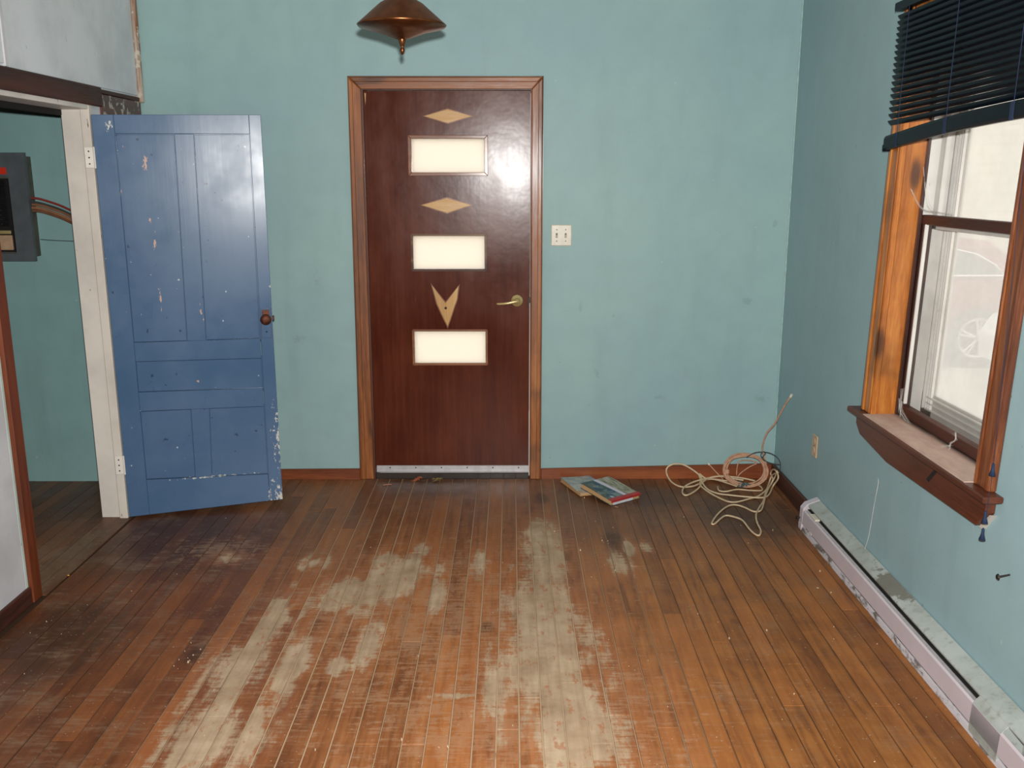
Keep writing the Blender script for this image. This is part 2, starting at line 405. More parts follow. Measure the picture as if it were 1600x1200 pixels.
# blue door paint: chips at particular places
def blue_paint():
    m = M('chipped_blue_paint'); v = m.obj()
    st = m.noise(m.mul(v, (42, 42, 2.2)), 1, 4, .6); a = m.noise(v, 2.2, 4, .6)
    col = m.mix(m.mr(a, .3, .7), s2l((70, 99, 132)), s2l((83, 109, 140)))
    # upper panels turn greyer and streaky
    x, y, z = m.sep(v)
    grey_top = m.math('MULTIPLY', m.mr(z, 1.0, 1.7), m.mr(x, .1, .6))
    col = m.mix(m.math('MULTIPLY', grey_top, .5), col, s2l((106, 124, 142)))
    col = m.mix(m.math('MULTIPLY', m.math('MULTIPLY', m.mr(st, .45, .75), grey_top), .35), col, s2l((52, 78, 112)))
    ch = m.blobs(v, [((.215, 0, 1.74), (.022, 9, .07)), ((.212, 0, 1.465), (.018, 9, .05)), ((.225, 0, 1.35), (.014, 9, .08)), ((.231, 0, 1.12), (.010, 9, .13)), ((.41, 0, 1.03), (.014, 9, .05)), ((.42, 0, .985), (.009, 9, .04)),
                     ((.10, 0, 1.60), (.014, 9, .03)), ((.13, 0, 1.80), (.014, 9, .02)), ((.37, 0, .683), (.03, 9, .009))])
    n1 = m.noise(m.mul(v, (1, 1, .45)), 75, 4, .7)
    c1 = m.mr(m.math('ADD', ch, m.math('MULTIPLY', m.math('SUBTRACT', n1, .5), 4.5)), .8, .95)
    col = m.mix(c1, col, s2l((196, 164, 150)))
    ed = m.blobs(v, [((.757, 0, .36), (.06, 9, .30)), ((.745, 0, .02), (.12, 9, .16)), ((.755, 0, 1.0), (.016, 9, 1.4)), ((.45, 0, .0), (.5, 9, .014)), ((.07, 0, 1.9), (.025, 9, .05)), ((.40, 0, .185), (.3, 9, .008))])
    n2 = m.noise(m.mul(v, (1, 1, .6)), 55, 4, .75)
    c2 = m.mr(m.math('ADD', ed, m.math('MULTIPLY', m.math('SUBTRACT', n2, .5), 4.5)), .66, .80)
    col = m.mix(c2, col, s2l((206, 204, 198)))
    n3 = m.noise(v, 46, 1, .5)
    col = m.mix(m.math('MULTIPLY', m.mr(n3, .785, .80), .8), col, s2l((196, 204, 212)))
    dk = m.noise(m.vmath('ADD', v, (5, 2, 9)), 34, 2, .5)
    col = m.mix(m.math('MULTIPLY', m.mr(dk, .71, .74), .7), col, s2l((30, 44, 70)))
    h = m.math('ADD', m.math('MULTIPLY', st, .3), m.math('MULTIPLY', a, .25))
    h = m.math('SUBTRACT', h, m.math('MULTIPLY', m.math('MAXIMUM', c1, c2), .5))
    return m.pbr(col, m.mr(a, .3, .7, .22, .34), bump=m.bump(h, .35, .0015), spec=.27)
blue_m = blue_paint()
# brown front door: wine-brown gloss with scratches
m = M('brown_door_varnish'); v = m.obj()
a = m.noise(m.mul(v, (1, 1, .5)), 4, 5, .6); g = m.noise(m.mul(v, (50, 50, 2.4)), 1, 4, .65)
col = m.ramp(m.math('ADD', m.math('MULTIPLY', a, .6), m.math('MULTIPLY', g, .4)), [(.32, s2l((66, 24, 14))), (.5, s2l((84, 37, 21))), (.68, s2l((100, 47, 27)))])
scr = m.noise(m.mul(m.vmath('ADD', v, (3, 0, 0)), (150, 1, 9)), 1, 2, .5)
where = m.mr(m.noise(v, 3, 2), .5, .62)
col = m.mix(m.math('MULTIPLY', m.math('MULTIPLY', m.mr(scr, .735, .76), where), .5), col, s2l((176, 120, 82)))
brown_m = m.pbr(col, m.mr(a, .3, .7, .19, .27), bump=m.bump(m.math('ADD', m.math('MULTIPLY', g, .08), m.noise(v, 7, 3)), .3, .003), spec=.24)

brass = plain('polished_brass', (222, 200, 140), .3, .55, .08)
rust = plain('rusty_knob_metal', (96, 54, 38), .55, .6, .3, 60)
bronze = plain('dark_bronze', (120, 74, 44), .3, .9, .2)
alu = plain('aluminium_sweep', (200, 198, 200), .4, .5, .08)
dark_hole = plain('shadow_black', (18, 16, 15), .9, 0, .1)
screw_m = plain('dark_screw', (52, 48, 44), .5, .6, .1)
ivory = plain('ivory_plastic', (214, 206, 188), .32, 0, .05)
beige = plain('aged_beige_plastic', (196, 168, 138), .4, 0, .1)
navy = plain('navy_blind_slat', (10, 18, 26), .36, 0, .12, 12, .15)
navy_cord = plain('navy_cord', (22, 40, 68), .8, 0, .2)
lint = plain('grey_cobweb', (200, 198, 192), .9, 0, .1)
grey_metal = plain('grey_panel_enamel', (88, 94, 98), .45, .1, .1, 14)
grey_edge = plain('olive_panel_side', (84, 82, 70), .6, .1, .2, 20)  # cabinet side, slightly darker and yellower than the cover
black_p = plain('black_breaker', (24, 24, 26), .35, 0, .2)
tan_p = plain('tan_breaker_block', (184, 152, 122), .5, 0, .1)
red_lab = plain('red_label', (206, 46, 26), .5, 0, .06)
cream_cable = plain('cream_cable_jacket', (206, 182, 148), .5, 0, .1, 40)
tan_cable = plain('tan_cable_jacket', (190, 146, 118), .55, 0, .14, 40)
dark_cable = plain('dark_grey_wire', (60, 66, 64), .5, 0, .1)
clump_m = plain('grey_green_dust_clump', (78, 92, 92), .9, 0, .3, 60)
heater_m = plain('heater_lilac_white_enamel', (206, 196, 202), .42, .05, .03, 8)
leaf_r = plain('dry_red_leaf', (160, 84, 56), .8, 0, .2, 60)
leaf_y = plain('dry_yellow_leaf', (128, 110, 66), .8, 0, .2, 60)
crumb_m = plain('floor_crumbs', (186, 164, 134), .8, 0, .2, 60)
page_m = plain('yellowed_pages', (196, 158, 112), .8, 0, .12, 200)

# heater top: dusty with grime patches
m = M('dusty_heater_top'); v = m.pos()
a = m.noise(v, 5, 5, .65); b = m.noise(v, 40, 3, .6)
bl = m.blobs(v, [((2.25, -1.72, .13), (.06, .20, .1))])
gm = m.mr(m.math('ADD', bl, m.math('MULTIPLY', m.math('SUBTRACT', m.noise(v, 16, 5, .7), .5), 2.2)), .15, .3)
col = m.mix(m.mr(a, .35, .7), s2l((176, 182, 178)), s2l((150, 156, 148)))
col = m.mix(m.math('MULTIPLY', m.mr(b, .55, .7), .35), col, s2l((126, 122, 108)))
col = m.mix(m.math('MULTIPLY', gm, .8), col, s2l((104, 98, 86)))
heater_top_m = m.pbr(col, .6, bump=m.bump(b, .4, .002), spec=.3)
m = M('scuffed_heater_toe'); v = m.pos()
a = m.noise(m.mul(v, (1, .4, 1)), 26, 4, .7)
col = m.mix(m.mr(a, .48, .62), s2l((196, 192, 196)), s2l((112, 104, 98)))
heater_toe_m = m.pbr(col, .6, bump=m.bump(a, .3, .002), spec=.3)
# sill: pinkish dust over brown
m = M('dusty_sill'); v = m.pos(); x, y, z = m.sep(v)
a = m.noise(m.mul(v, (1, .4, 1)), 11, 5, .65)
d = m.mr(m.math('ADD', x, m.math('MULTIPLY', m.math('SUBTRACT', a, .5), .05)), 2.37, 2.33)
col = m.mix(m.mr(a, .3, .7), s2l((178, 148, 136)), s2l((200, 176, 160)))
col = m.mix(m.math('MULTIPLY', d, 1), s2l((58, 42, 36)), col)
sill_m = m.pbr(col, .75, bump=m.bump(a, .3, .002), spec=.2)

# dirty window glass: part see-through, part dust that scatters light
def dirty_glass(name, clear, tint, dust, streak=.2):
    m = M(name); v = m.pos()
    tr = m.n('ShaderNodeBsdfTransparent'); tr.inputs[0].default_value = tint
    tl = m.n('ShaderNodeBsdfTranslucent'); tl.inputs[0].default_value = dust
    df = m.n('ShaderNodeBsdfDiffuse'); df.inputs[0].default_value = dust
    gl = m.n('ShaderNodeBsdfGlossy'); gl.inputs['Roughness'].default_value = .08
    a = m.noise(v, 4, 5, .6)
    mx = m.n('ShaderNodeMixShader'); mx.inputs[0].default_value = .12
    m.t.links.new(tl.outputs[0], mx.inputs[1]); m.t.links.new(df.outputs[0], mx.inputs[2])
    m2 = m.n('ShaderNodeMixShader'); m.put(m2, 0, m.mr(a, .3, .7, clear+streak/2, clear-streak/2))
    m.t.links.new(mx.outputs[0], m2.inputs[1]); m.t.links.new(tr.outputs[0], m2.inputs[2])
    m3 = m.n('ShaderNodeMixShader'); m3.inputs[0].default_value = .02
    m.t.links.new(m2.outputs[0], m3.inputs[1]); m.t.links.new(gl.outputs[0], m3.inputs[2])
    m.t.links.new(m3.outputs[0], m.out.inputs[0]); return m.m
glass_m = dirty_glass('dusty_window_glass', .93, (1, 1, 1, 1), (.66, .64, .61, 1), .10)
storm_m = dirty_glass('storm_glass', .50, (1, 1, 1, 1), (.86, .85, .835, 1), .05)
pane_m = dirty_glass('cream_obscured_glass', .10, (1, 1, 1, 1), (1., .955, .88, 1), .04)

# ------------------------------------------------------------------ the room
# floor
fl_o = B().box(XL-.14, XR+.22, YF, .22, -.16, -.0028).build('floor', sub_m)
struct(fl_o)
def board(x0, x1, y0, y1, parent, mat, dz=0.):
    b = B(); h = .0009
    t = random.uniform(-.0006, .0006)+dz
    # top, narrow side faces with an eased edge
    V = [(x0, y0, -.0044), (x1, y0, -.0044), (x1, y1, -.0044), (x0, y1, -.0044),
         (x0, y0, t-h), (x1, y0, t-h), (x1, y1, t-h), (x0, y1, t-h),
         (x0+h, y0+h, t), (x1-h, y0+h, t), (x1-h, y1-h, t), (x0+h, y1-h, t)]
    F = [(8, 9, 10, 11), (4, 5, 9, 8), (5, 6, 10, 9), (6, 7, 11, 10), (7, 4, 8, 11), (0, 1, 5, 4), (1, 2, 6, 5), (2, 3, 7, 6), (3, 0, 4, 7)]
    b.quads(V, F)
    return b.build('floor_board', mat, parent)
k0 = int(math.floor((XL-P0)/PW)); k1 = int(math.ceil((XR-P0)/PW))
fixed = {6: [-1.20], 3: [-1.02], 13: [-2.05], 12: [-2.31], -1: [-2.44], 2: [-2.17]}
for k in range(k0, k1):
    gapw = random.choice((.0026, .0036, .0046))
    if k > 7 or k < -14: gapw = random.choice((.0010, .0016, .0024))
    x0 = P0+k*PW+gapw/2; x1 = P0+(k+1)*PW-gapw/2
    x0 = max(x0, XL+.03); x1 = min(x1, XR)
    if x1-x0 < .01: continue
    yb = [0.0]
    yy = -random.uniform(.3, 1.9)
    fs = fixed.get(k)
    if fs: cuts = list(fs); yy = fs[-1]-random.uniform(1.2, 2.)
    else: cuts = []
    while yy > YF+.4:
        cuts.append(yy); yy -= random.uniform(1.2, 2.6)
    ys = [0.0]+cuts+[YF]
    for a_, b_ in zip(ys[:-1], ys[1:]):
        board(x0, x1, b_+.0005, a_-.0005, fl_o, board_m)
# hall beyond the doorway
hall = B().box(-3.3, XL-.14, -2.9, .0, -.16, -.0045).build('floor_hall', sub_m); struct(hall)
for k in range(int((-3.3-P0)/PW), k0+1):
    x0 = P0+k*PW+.0007; x1 = min(P0+(k+1)*PW-.0007, XL-.142)
    if x1-x0 < .01: continue
    c_ = -random.uniform(.3, 1.6)
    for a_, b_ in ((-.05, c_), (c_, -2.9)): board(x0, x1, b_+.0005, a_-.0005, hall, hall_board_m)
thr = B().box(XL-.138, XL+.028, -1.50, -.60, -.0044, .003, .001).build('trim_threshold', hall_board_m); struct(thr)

struct(B().box(-3.4, XR+.25, YF-.1, .25, CEIL, CEIL+.1).build('ceiling', ceil_m))
# back wall with the door opening
D0, D1, DT = -.002, .912, 2.125
struct(B().grid([XL-.14, D0, D1, XR+.25], [-.16, 0.0, DT, CEIL], 0., .16, [(D0, D1, -.2, DT)]).build('wall_back', teal))
# right wall with the window opening
WY0, WY1, WZ0, WZ1 = -2.245, -1.385, .70, 2.20
b = B().grid([YF, WY0-.012, WY1+.012, 0.0], [-.16, WZ0-.004, WZ1, CEIL], XR, XR+.22, [(WY0-.04, WY1+.04, WZ0-.01, WZ1)], ax='x')
for v_ in b.bm.verts:
    if YF+.1 < v_.co.y < -.1: v_.co.y -= (v_.co.z-1.25)*.060
struct(b.build('wall_right', teal_r))
# left wall: near piece, piece above the doorway, piece between doorway and corner
DY0, DY1, DZ = -1.50, -.62, 1.985
lw = B().grid([YF, DY0-.012, DY1+.012, 0.0], [-.16, 0., DZ, CEIL], XL-.12, XL, [(DY0-.02, DY1+.02, -.2, DZ)], ax='x').build('wall_left', grey_panel); struct(lw)
struct(B().box(XL-.14, XR+.25, YF-.1, YF, -.16, CEIL).build('wall_front', teal))
# hall shell
struct(B().box(-3.4, XL-.12, -.05, .05, -.16, CEIL).build('wall_hall_back', teal_h))
struct(B().box(-3.4, -3.3, -3.0, -.05, -.16, CEIL).build('wall_hall_left', teal_h))
struct(B().box(-3.3, XL-.12, -3.0, -2.9, -.16, CEIL).build('wall_hall_front', teal_h))
# seams of the sheet material on the walls
struct(B().tube([(XR-.004, -.004, .08), (XR-.004, -.004, CEIL)], .004, 6, smooth=1).build('trim_corner_bead', plain('corner_bead_paint', (160, 192, 188), .5)))

# ---- panels and trims on the left wall
up = B(); up.box(XL, XL+.008, -1.285, -.035, 2.075, CEIL, .001)
o = up.build('panel_board', grey_panel, lw)
B().box(XL, XL+.008, YF, -1.31, 2.085, CEIL, .001).build('panel_board', grey_panel, lw)
B().box(XL, XL+.012, -1.31, -1.287, 2.075, CEIL, .002).build('white_batten', white_panel, lw)
B().box(XL, XL+.004, YF, -1.585, .07, 1.98).build('white_board', white_panel, lw)
struct(B().box(XL, XL+.022, YF, -.50, 1.985, 2.072, .004).build('trim_header', dark_x))
struct(B().box(XL, XL+.010, -.49, -.012, 1.90, 2.045, .002).build('trim_header_return', wood('peeling_red_brown_board', (64, 30, 22), (84, 42, 32), (100, 54, 40), 1, .5, .2, wear=.8)))
struct(B().box(XL, XL+.014, -.49, -.03, 2.046, 2.066, .003).build('trim_header_bead', dark_x))
struct(B().box(XL, XL+.006, -.49, -.012, 0, 1.90).build('trim_corner_panel', dark_v))
struct(B().box(XL, XL+.030, -.030, -.001, 2.04, CEIL, .006).build('trim_corner', wood('corner_strip', (100, 56, 30), (140, 84, 48), (200, 190, 175), 2, .4, .2, wear=.9)))
# near casing of the doorway
cs = B(); cs.box(XL, XL+.020, -1.575, -1.505, 0, 1.985, .004)
cs.box(XL-.12, XL+.012, -1.508, -1.492, 0, 1.985, .002)
struct(cs.build('trim_doorway_near', red_v))
struct(B().box(XL, XL+.005, -1.592, -1.576, .05, 1.98, .001).build('trim_white_edge', make_white('chipped_pale_edge', (196, 214, 206), (92, 122, 104), .9)))
struct(B().box(XL, XL+.016, YF, -1.576, 0, .072, .004).build('baseboard_left', dark_x))
# far jamb, cream paint: reveal board and the stop beside the hinge
jb = B(); jb.box(XL-.122, XL-.03, -.622, -.600, -.004, 1.975, .002)
struct(jb.build('trim_doorway_jamb', white_jamb))
struct(B().box(XL-.029, XL+.012, -.636, -.598, -.004, 1.985, .003).build('trim_doorway_stop', make_white('cream_stop_paint', (226, 218, 206), (98, 76, 58), .8)))
struct(B().box(XL-.122, XL+.010, -1.50, -.60, 1.965, 1.992, .002).build('trim_doorway_head', white_jamb))
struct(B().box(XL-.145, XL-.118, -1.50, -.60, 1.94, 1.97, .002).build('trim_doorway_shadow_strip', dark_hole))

# ---- skirting boards
def tilt_box(x0, x1, za, zb, zc, zd, y0, y1):
    b = B(); V = [(x0, y0, za), (x1, y0, zb), (x1, y0, zd), (x0, y0, zc), (x0, y1, za), (x1, y1, zb), (x1, y1, zd), (x0, y1, zc)]
    b.quads(V, [(0, 1, 2, 3), (5, 4, 7, 6), (4, 0, 3, 7), (1, 5, 6, 2), (3, 2, 6, 7), (4, 5, 1, 0)])
    bmesh.ops.bevel(b.bm, geom=list(b.bm.edges), offset=.004, segments=1, affect='EDGES', profile=.5)
    return b
bbk = sempty('baseboard_back', (0, 0, 0), 'red-brown varnished skirting board along the back wall', 'skirting board')
tilt_box(XL, -.06, -.02, -.01, .052, .060, -.016, 0).build('skirting_length', pine_low, bbk)
tilt_box(.96, XR, -.006, 0, .060, .090, -.016, 0).build('skirting_length', pine_low, bbk)
struct(B().box(XR-.018, XR, -.755, -.016, 0, .092, .004).build('baseboard_right', dark_x))
struct(B().box(XR-.018, XR, YF, -3.6, 0, .092, .004).build('baseboard_right', dark_x))
struct(B().tube([(-.42, -.02, .002), (-.06, -.022, .002)], .004, 6, smooth=1).build('trim_floor_bead', pine_low))

# ---- casing round the front door (mitred)
TX0, TX1, TZ = -.048, .958, 2.170
IX0, IX1, IZ = .018, .900, 2.108
def prof_casing(a, b_):      # slightly stepped section: two prisms
    pass
def mitre(P, y0, y1, bev=.004): return B().prism(P, 1, y0, y1, bev)
lf = mitre([(TX0-.012, 0), (IX0, 0), (IX0, IZ), (TX0, TZ)], -.022, 0)
lf.prism([(TX0-.004, 0.002), (TX0+.022, 0.002), (TX0+.024, TZ-.03), (TX0+.004, TZ-.006)], 1, -.029, -.021, .003)
struct(lf.build('trim_front_door_left', pine_v))
rt = mitre([(IX1, 0), (TX1, 0), (TX1, TZ), (IX1, IZ)], -.022, 0)
rt.prism([(TX1-.026, 0.002), (TX1-.004, 0.002), (TX1-.004, TZ-.006), (TX1-.024, TZ-.03)], 1, -.029, -.021, .003)
struct(rt.build('trim_front_door_right', pine_v))
tp = mitre([(TX0+.0005, TZ), (IX0+.0005, IZ), (IX1-.0005, IZ), (TX1-.0005, TZ)], -.022, 0)
tp.prism([(TX0+.008, TZ-.004), (TX0+.03, TZ-.026), (TX1-.03, TZ-.026), (TX1-.008, TZ-.004)], 1, -.029, -.021, .003)
struct(tp.build('trim_front_door_head', pine_x))
jn = B(); jn.prism([(TX0-.0150, 0), (TX0-.010, 0), (TX0+.002, TZ), (TX0-.003, TZ+.004)], 1, -.012, -.0002); jn.box(TX1-.002, TX1+.0022, -.012, -.0002, 0, TZ+.003); jn.box(TX0-.002, TX1+.002, -.012, -.0002, TZ-.001, TZ+.004)  # thin dark strips stand in for the shadow gap round the casing
jn.box(IX0-.001, IX0+.003, -.0235, -.012, 0, IZ); jn.box(IX0, IX1, -.0235, -.012, IZ-.003, IZ+.001)
struct(jn.build('trim_front_door_shadow_gap', dark_v))
jm = B(); jm.box(D0, IX0+.008, -.012, .14, 0, DT-.002, .001); jm.box(IX1-.004, D1, -.012, .14, 0, DT-.002, .001); jm.box(D0, D1, -.012, .14, IZ-.004, DT, .001)
struct(jm.build('trim_front_door_jamb', red_v))
struct(B().box(IX0+.008, IX1-.004, -.012, .15, -.002, .034, .004).build('trim_front_door_threshold', wood('black_worn_threshold', (30, 22, 18), (44, 32, 24), (58, 42, 32), 0, .6, .1)))
struct(B().box(IX1-.010, IX1-.004, -.016, -.010, .02, .40, .001).build('trim_weatherstrip', white_p))
struct(B().box(IX1-.009, IX1-.0045, -.015, -.010, .40, 1.00, .001).build('trim_weatherstrip', white_p))

# ---- front door
d1 = sempty('door_1', (.029, .0, .06), 'glossy wine-brown front door with three cream panes and light wood inlays', 'door')
X0, X1, Z0, Z1 = .029, .893, .062, 2.101
panes = [(.265, .656, 1.686, 1.866), (.262, .654, 1.178, 1.363), (.258, .656, .661, .846)]
xs = sorted({X0, X1, *[a for p_ in panes for a in p_[:2]]}); zs = sorted({Z0, Z1, *[a for p_ in panes for a in p_[2:]]})
B().grid(xs, zs, -.004, .040, panes).build('door_leaf', brown_m, d1)
for i, (a, b_, c_, d_) in enumerate(panes):
    B().box(a, b_, .016, .021, c_, d_).build('pane', pane_m, d1)
    t = .014 if i == 0 else .009; pr = -.010 if i == 0 else -.005
    mt = mould_w if i != 1 else wood('dark_glazing_bead', (60, 32, 20), (92, 56, 34), (130, 100, 70), 0, .5, .2)
    fr = B()
    fr.prism([(a-t, d_+t), (a+.004, d_-.004), (b_-.004, d_-.004), (b_+t, d_+t)], 1, pr, .014, .002)
    fr.prism([(a-t, c_-t), (a+.004, c_+.004), (b_-.004, c_+.004), (b_+t, c_-t)], 1, pr, .014, .002)
    fr.prism([(a-t, c_-t), (a+.004, c_+.004), (a+.004, d_-.004), (a-t, d_+t)], 1, pr, .014, .002)
    fr.prism([(b_+t, c_-t), (b_-.004, c_+.004), (b_-.004, d_-.004), (b_+t, d_+t)], 1, pr, .014, .002)
    fr.build('glazing_bead', mt, d1)
def inlay(poly, ax_m, grow):
    cx = sum(q[0] for q in poly)/len(poly); cz = sum(q[1] for q in poly)/len(poly)
    e = [(cx+(q[0]-cx)*(1+grow), cz+(q[1]-cz)*(1+grow*2.2)) for q in poly]
    B().prism(e, 1, -.0062, -.003).build('inlay_edge', mould_w, d1)
    B().prism(poly, 1, -.009, -.0055, .001).build('wood_inlay', ax_m, d1)
inlay([(.340, 1.975), (.463, 1.941), (.588, 1.975), (.463, 2.010)], inlay_w, .06)
inlay([(.317, 1.521), (.452, 1.481), (.581, 1.521), (.452, 1.558)], inlay_w, .06)
vl = [(.363, 1.097), (.436, .998), (.508, 1.093), (.4985, 1.02), (.446, .872), (.392, .99)]
ve = [(.357, 1.107), (.436, 1.006), (.515, 1.103), (.503, 1.02), (.446, .858), (.386, .99)]
B().prism(ve[:2]+ve[4:], 1, -.0062, -.003).build('inlay_edge', mould_w, d1); B().prism(ve[1:5], 1, -.0062, -.003).build('inlay_edge', mould_w, d1)
B().prism([vl[0], vl[1], vl[4], vl[5]], 1, -.0105, -.0055, .001).build('wood_inlay', inlay_v, d1, label='left half of the wooden chevron')
B().prism([vl[1], vl[2], vl[3], vl[4]], 1, -.0105, -.0055, .001).build('wood_inlay', inlay_v, d1, label='right half of the wooden chevron')
B().lathe([(.0, 0), (.006, 0), (.007, .002), (.004, .004), (0, .004)], (.437, -.0105, .972), 1, 12, -1).build('peephole', screw_m, d1)
# brass lever
h_ = B(); h_.lathe([(0, 0), (.031, 0), (.033, .003), (.030, .008), (.018, .010), (.014, .022), (.012, .04), (0, .042)], (.824, -.004, 1.012), 1, 28, -1)
rose = h_.build('handle_rose', brass, d1, smooth=True)
B().tube([(.826, -.043, 1.012), (.808, -.046, 1.010), (.780, -.048, 1.004), (.750, -.046, 1.000), (.724, -.040, .998), (.716, -.034, .998)], lambda t: .0085-.003*t, 10).build('lever', brass, rose, smooth=True)
B().box(.884, .8975, -.009, -.0035, .975, 1.03, .001).build('strike_plate', screw_m, d1)
sw = B().box(X0+.004, X1-.002, -.012, -.004, .041, .078, .002).box(X0+.004, X1-.002, -.016, -.010, .041, .050, .001).build('door_sweep', alu, d1)
for i in range(6):
    B().lathe([(0, 0), (.004, 0), (.003, .002), (0, .002)], (X0+.08+i*.145, -.012, .066), 1, 10, -1).build('screw', screw_m, sw)
# chipped edge near the top hinge corner
B().prism([(.033, 2.09), (.041, 2.09), (.037, 2.03)], 1, -.0046, -.0036).build('chip', inlay_v, d1)

# ---- blue door, hinged on the far jamb and swung into the room
ang = R(15.4)
d2 = thing('door_2', 'old chipped blue five-panel door standing open against the doorway jamb', 'door', (-1.113, -.640, .0), ang); d2['kind'] = 'structure'
W, T = .745, .034
us = [0.0, .096, .352, .435, .672, W]
def zt(u): return 1.942+.012*u/W
def zb(u): return .010+.022*u/W
def dprism(P, y0=0., y1=T, bev=.0018): return B().prism(P, 1, y0, y1, bev)
dprism([(0, zb(0)), (.094, zb(.094)), (.094, zt(.094)), (0, zt(0))]).build('stile', blue_m, d2)
dprism([(.680, zb(.68)), (W, zb(W)), (W, zt(W)), (.690, zt(.69))]).build('stile', blue_m, d2)
g_ = .0003
dprism([(.094+g_, 1.860), (.690-g_, 1.865), (.690-g_, zt(.69)), (.094+g_, zt(.09))]).build('rail', blue_m, d2)
dprism([(.094+g_, .795), (.681-g_, .782), (.681-g_, .882), (.094+g_, .888)]).build('rail', blue_m, d2)
dprism([(.094+g_, .548), (.680-g_, .534), (.680-g_, .628), (.094+g_, .643)]).build('rail', blue_m, d2)
dprism([(.094+g_, zb(.09)), (.680-g_, zb(.68)), (.680-g_, .174), (.094+g_, .196)]).build('rail', blue_m, d2)
dprism([(.338, .886), (.424, .884), (.437, 1.8625), (.352, 1.8615)]).build('muntin', blue_m, d2)
dprism([(.326, .188), (.404, .185), (.416, .540), (.330, .542)]).build('muntin', blue_m, d2)
def panel(P, label=None):
    cx = sum(q[0] for q in P)/4; cz = sum(q[1] for q in P)/4
    b = B().prism([(q[0]+(.010 if q[0] > cx else -.010), q[1]+(.010 if q[1] > cz else -.010)) for q in P], 1, .0155, T-.0155)
    b.prism([(q[0]-(.0022 if q[0] > cx else -.0022), q[1]-(.0022 if q[1] > cz else -.0022)) for q in P], 1, .0065, .0160, .0012)
    b.build('door_panel', blue_m, d2, label=label)
panel([(.094, .888), (.338, .884), (.352, 1.860), (.094, 1.858)])
panel([(.424, .884), (.680, .882), (.690, 1.864), (.437, 1.860)])
panel([(.094, .643), (.680, .630), (.681, .782), (.094, .795)])
panel([(.094, .196), (.326, .190), (.330, .542), (.094, .546)])
panel([(.404, .186), (.680, .176), (.680, .534), (.416, .540)])
B().prism([(.6885, .8835), (.7375, .8815), (.7395, 1.0315), (.6905, 1.0315)], 1, -.0008, 0.001).build('plate_shadow_gap', dark_v, d2)
kp = B().prism([(.690, .885), (.736, .883), (.738, 1.03), (.692, 1.03)], 1, -.0035, 0.001, .001).build('lock_plate', blue_m, d2)
B().box(.697, .731, -.0050, -.002, .985, 1.024, .001).build('plate_patch', rust, kp)
B().lathe([(0, 0), (.004, 0), (.004, .002), (0, .002)], (.714, -.003, .915), 1, 10, -1).build('keyhole', dark_hole, kp)
B().lathe([(0, 0), (.013, 0), (.011, .006), (.009, .02), (.016, .028), (.025, .036), (.027, .044), (.022, .052), (.010, .056), (0, .056)], (.713, -.003, .982), 1, 24, -1).build('door_knob', rust, d2, smooth=True)
B().box(W-.001, W+.010, .010, .022, .970, .992, .002).build('latch_bolt', rust, d2)
for zc in (1.752, .282):
    hg = B().box(-.042, -.004, -.0026, -.0004, zc-.046, zc+.046, .0008).build('hinge_leaf', white_jamb, d2)
    for q in (-.028, .0, .028):
        B().lathe([(0, 0), (.0038, 0), (.003, .0015), (0, .0015)], (-.024, -.0026, zc+q), 1, 10, -1).build('screw', screw_m, hg)
    B().tube([(-.001, -.004, zc-.048), (-.001, -.004, zc+.048)], .0045, 8, smooth=1).build('hinge_pin', white_jamb, d2)

# ------------------------------------------------------------------ window in the right wall (leans a little, like the wall around it)
SHEAR[0] = .060
w1 = sempty('window_1', (XR, -1.8, .72), 'pine-cased sash window with dusty glass in the right wall', 'window')
fr = B()                                                     # jamb liners
fr.box(2.258, 2.375, WY1, WY1+.018, .715, 2.19, .002); o = fr.build('jamb_liner', pine_win, w1)
B().box(2.258, 2.375, WY0-.018, WY0, .715, 2.19, .002).build('jamb_liner', near_win, w1)
B().box(2.258, 2.50, WY0-.018, WY1+.018, 2.19, 2.205, .002).build('head_liner', pine_win, w1)
B().box(2.375, 2.50, WY1, WY1+.018, .70, 2.19, .002).box(2.375, 2.50, WY0-.018, WY0, .70, 2.19, .002).build('outer_liner', white_sash, w1)
def casing(y0, y1, mt, s):
    b = B(); b.box(2.252, XR, y0, y1, .722, 2.29, .004)
    e0, e1 = (y1-.022, y1) if s > 0 else (y0, y0+.022)
    b.box(2.246, 2.254, e0, e1, .724, 2.288, .003)
    i0 = y0+.010 if s > 0 else y1-.028
    b.box(2.247, 2.254, i0, i0+.018, .724, 2.288, .004)
    return b.build('casing', mt, w1)
casing(-1.392, -1.298, pine_win, 1); casing(-2.338, -2.238, near_win, -1)
B().box(2.247, 2.2545, -1.300, -1.292, .724, 2.288, .002).build('casing_edge', dark_v, w1)
B().box(2.252, XR, -2.338, -1.298, 2.19, 2.29, .004).build('head_casing', pine_win, w1)
st_ = B(); st_.prism([(-2.385, .700), (-1.232, .700), (-1.232, .722), (-2.385, .722)], 0, 2.214, XR, .004)
st_.build('stool', apron_w, w1)
B().box(2.222, 2.42, WY0+.001, WY1-.001, .7215, .7255, .001).build('sill_board', sill_m, w1)
B().box(2.276, 2.50, WY0-.01, WY1+.01, .69, .7215).build('sill_core', dark_x, w1)
B().prism([(-2.348, .700), (-2.348, .655), (-2.300, .598), (-1.60, .585), (-1.315, .618), (-1.262, .655), (-1.262, .700)], 0, 2.246, XR, .003).build('apron', apron_w, w1)
B().prism([(-2.00, .690), (-2.025, .693), (-1.965, .628), (-1.945, .632)], 0, 2.2445, 2.2475, .0005).build('gouge', dark_hole, w1)
B().prism([(-2.36, .655), (-2.31, .590), (-2.295, .592), (-2.345, .65)], 0, 2.262, XR).build('plaster_edge', white_p, w1)
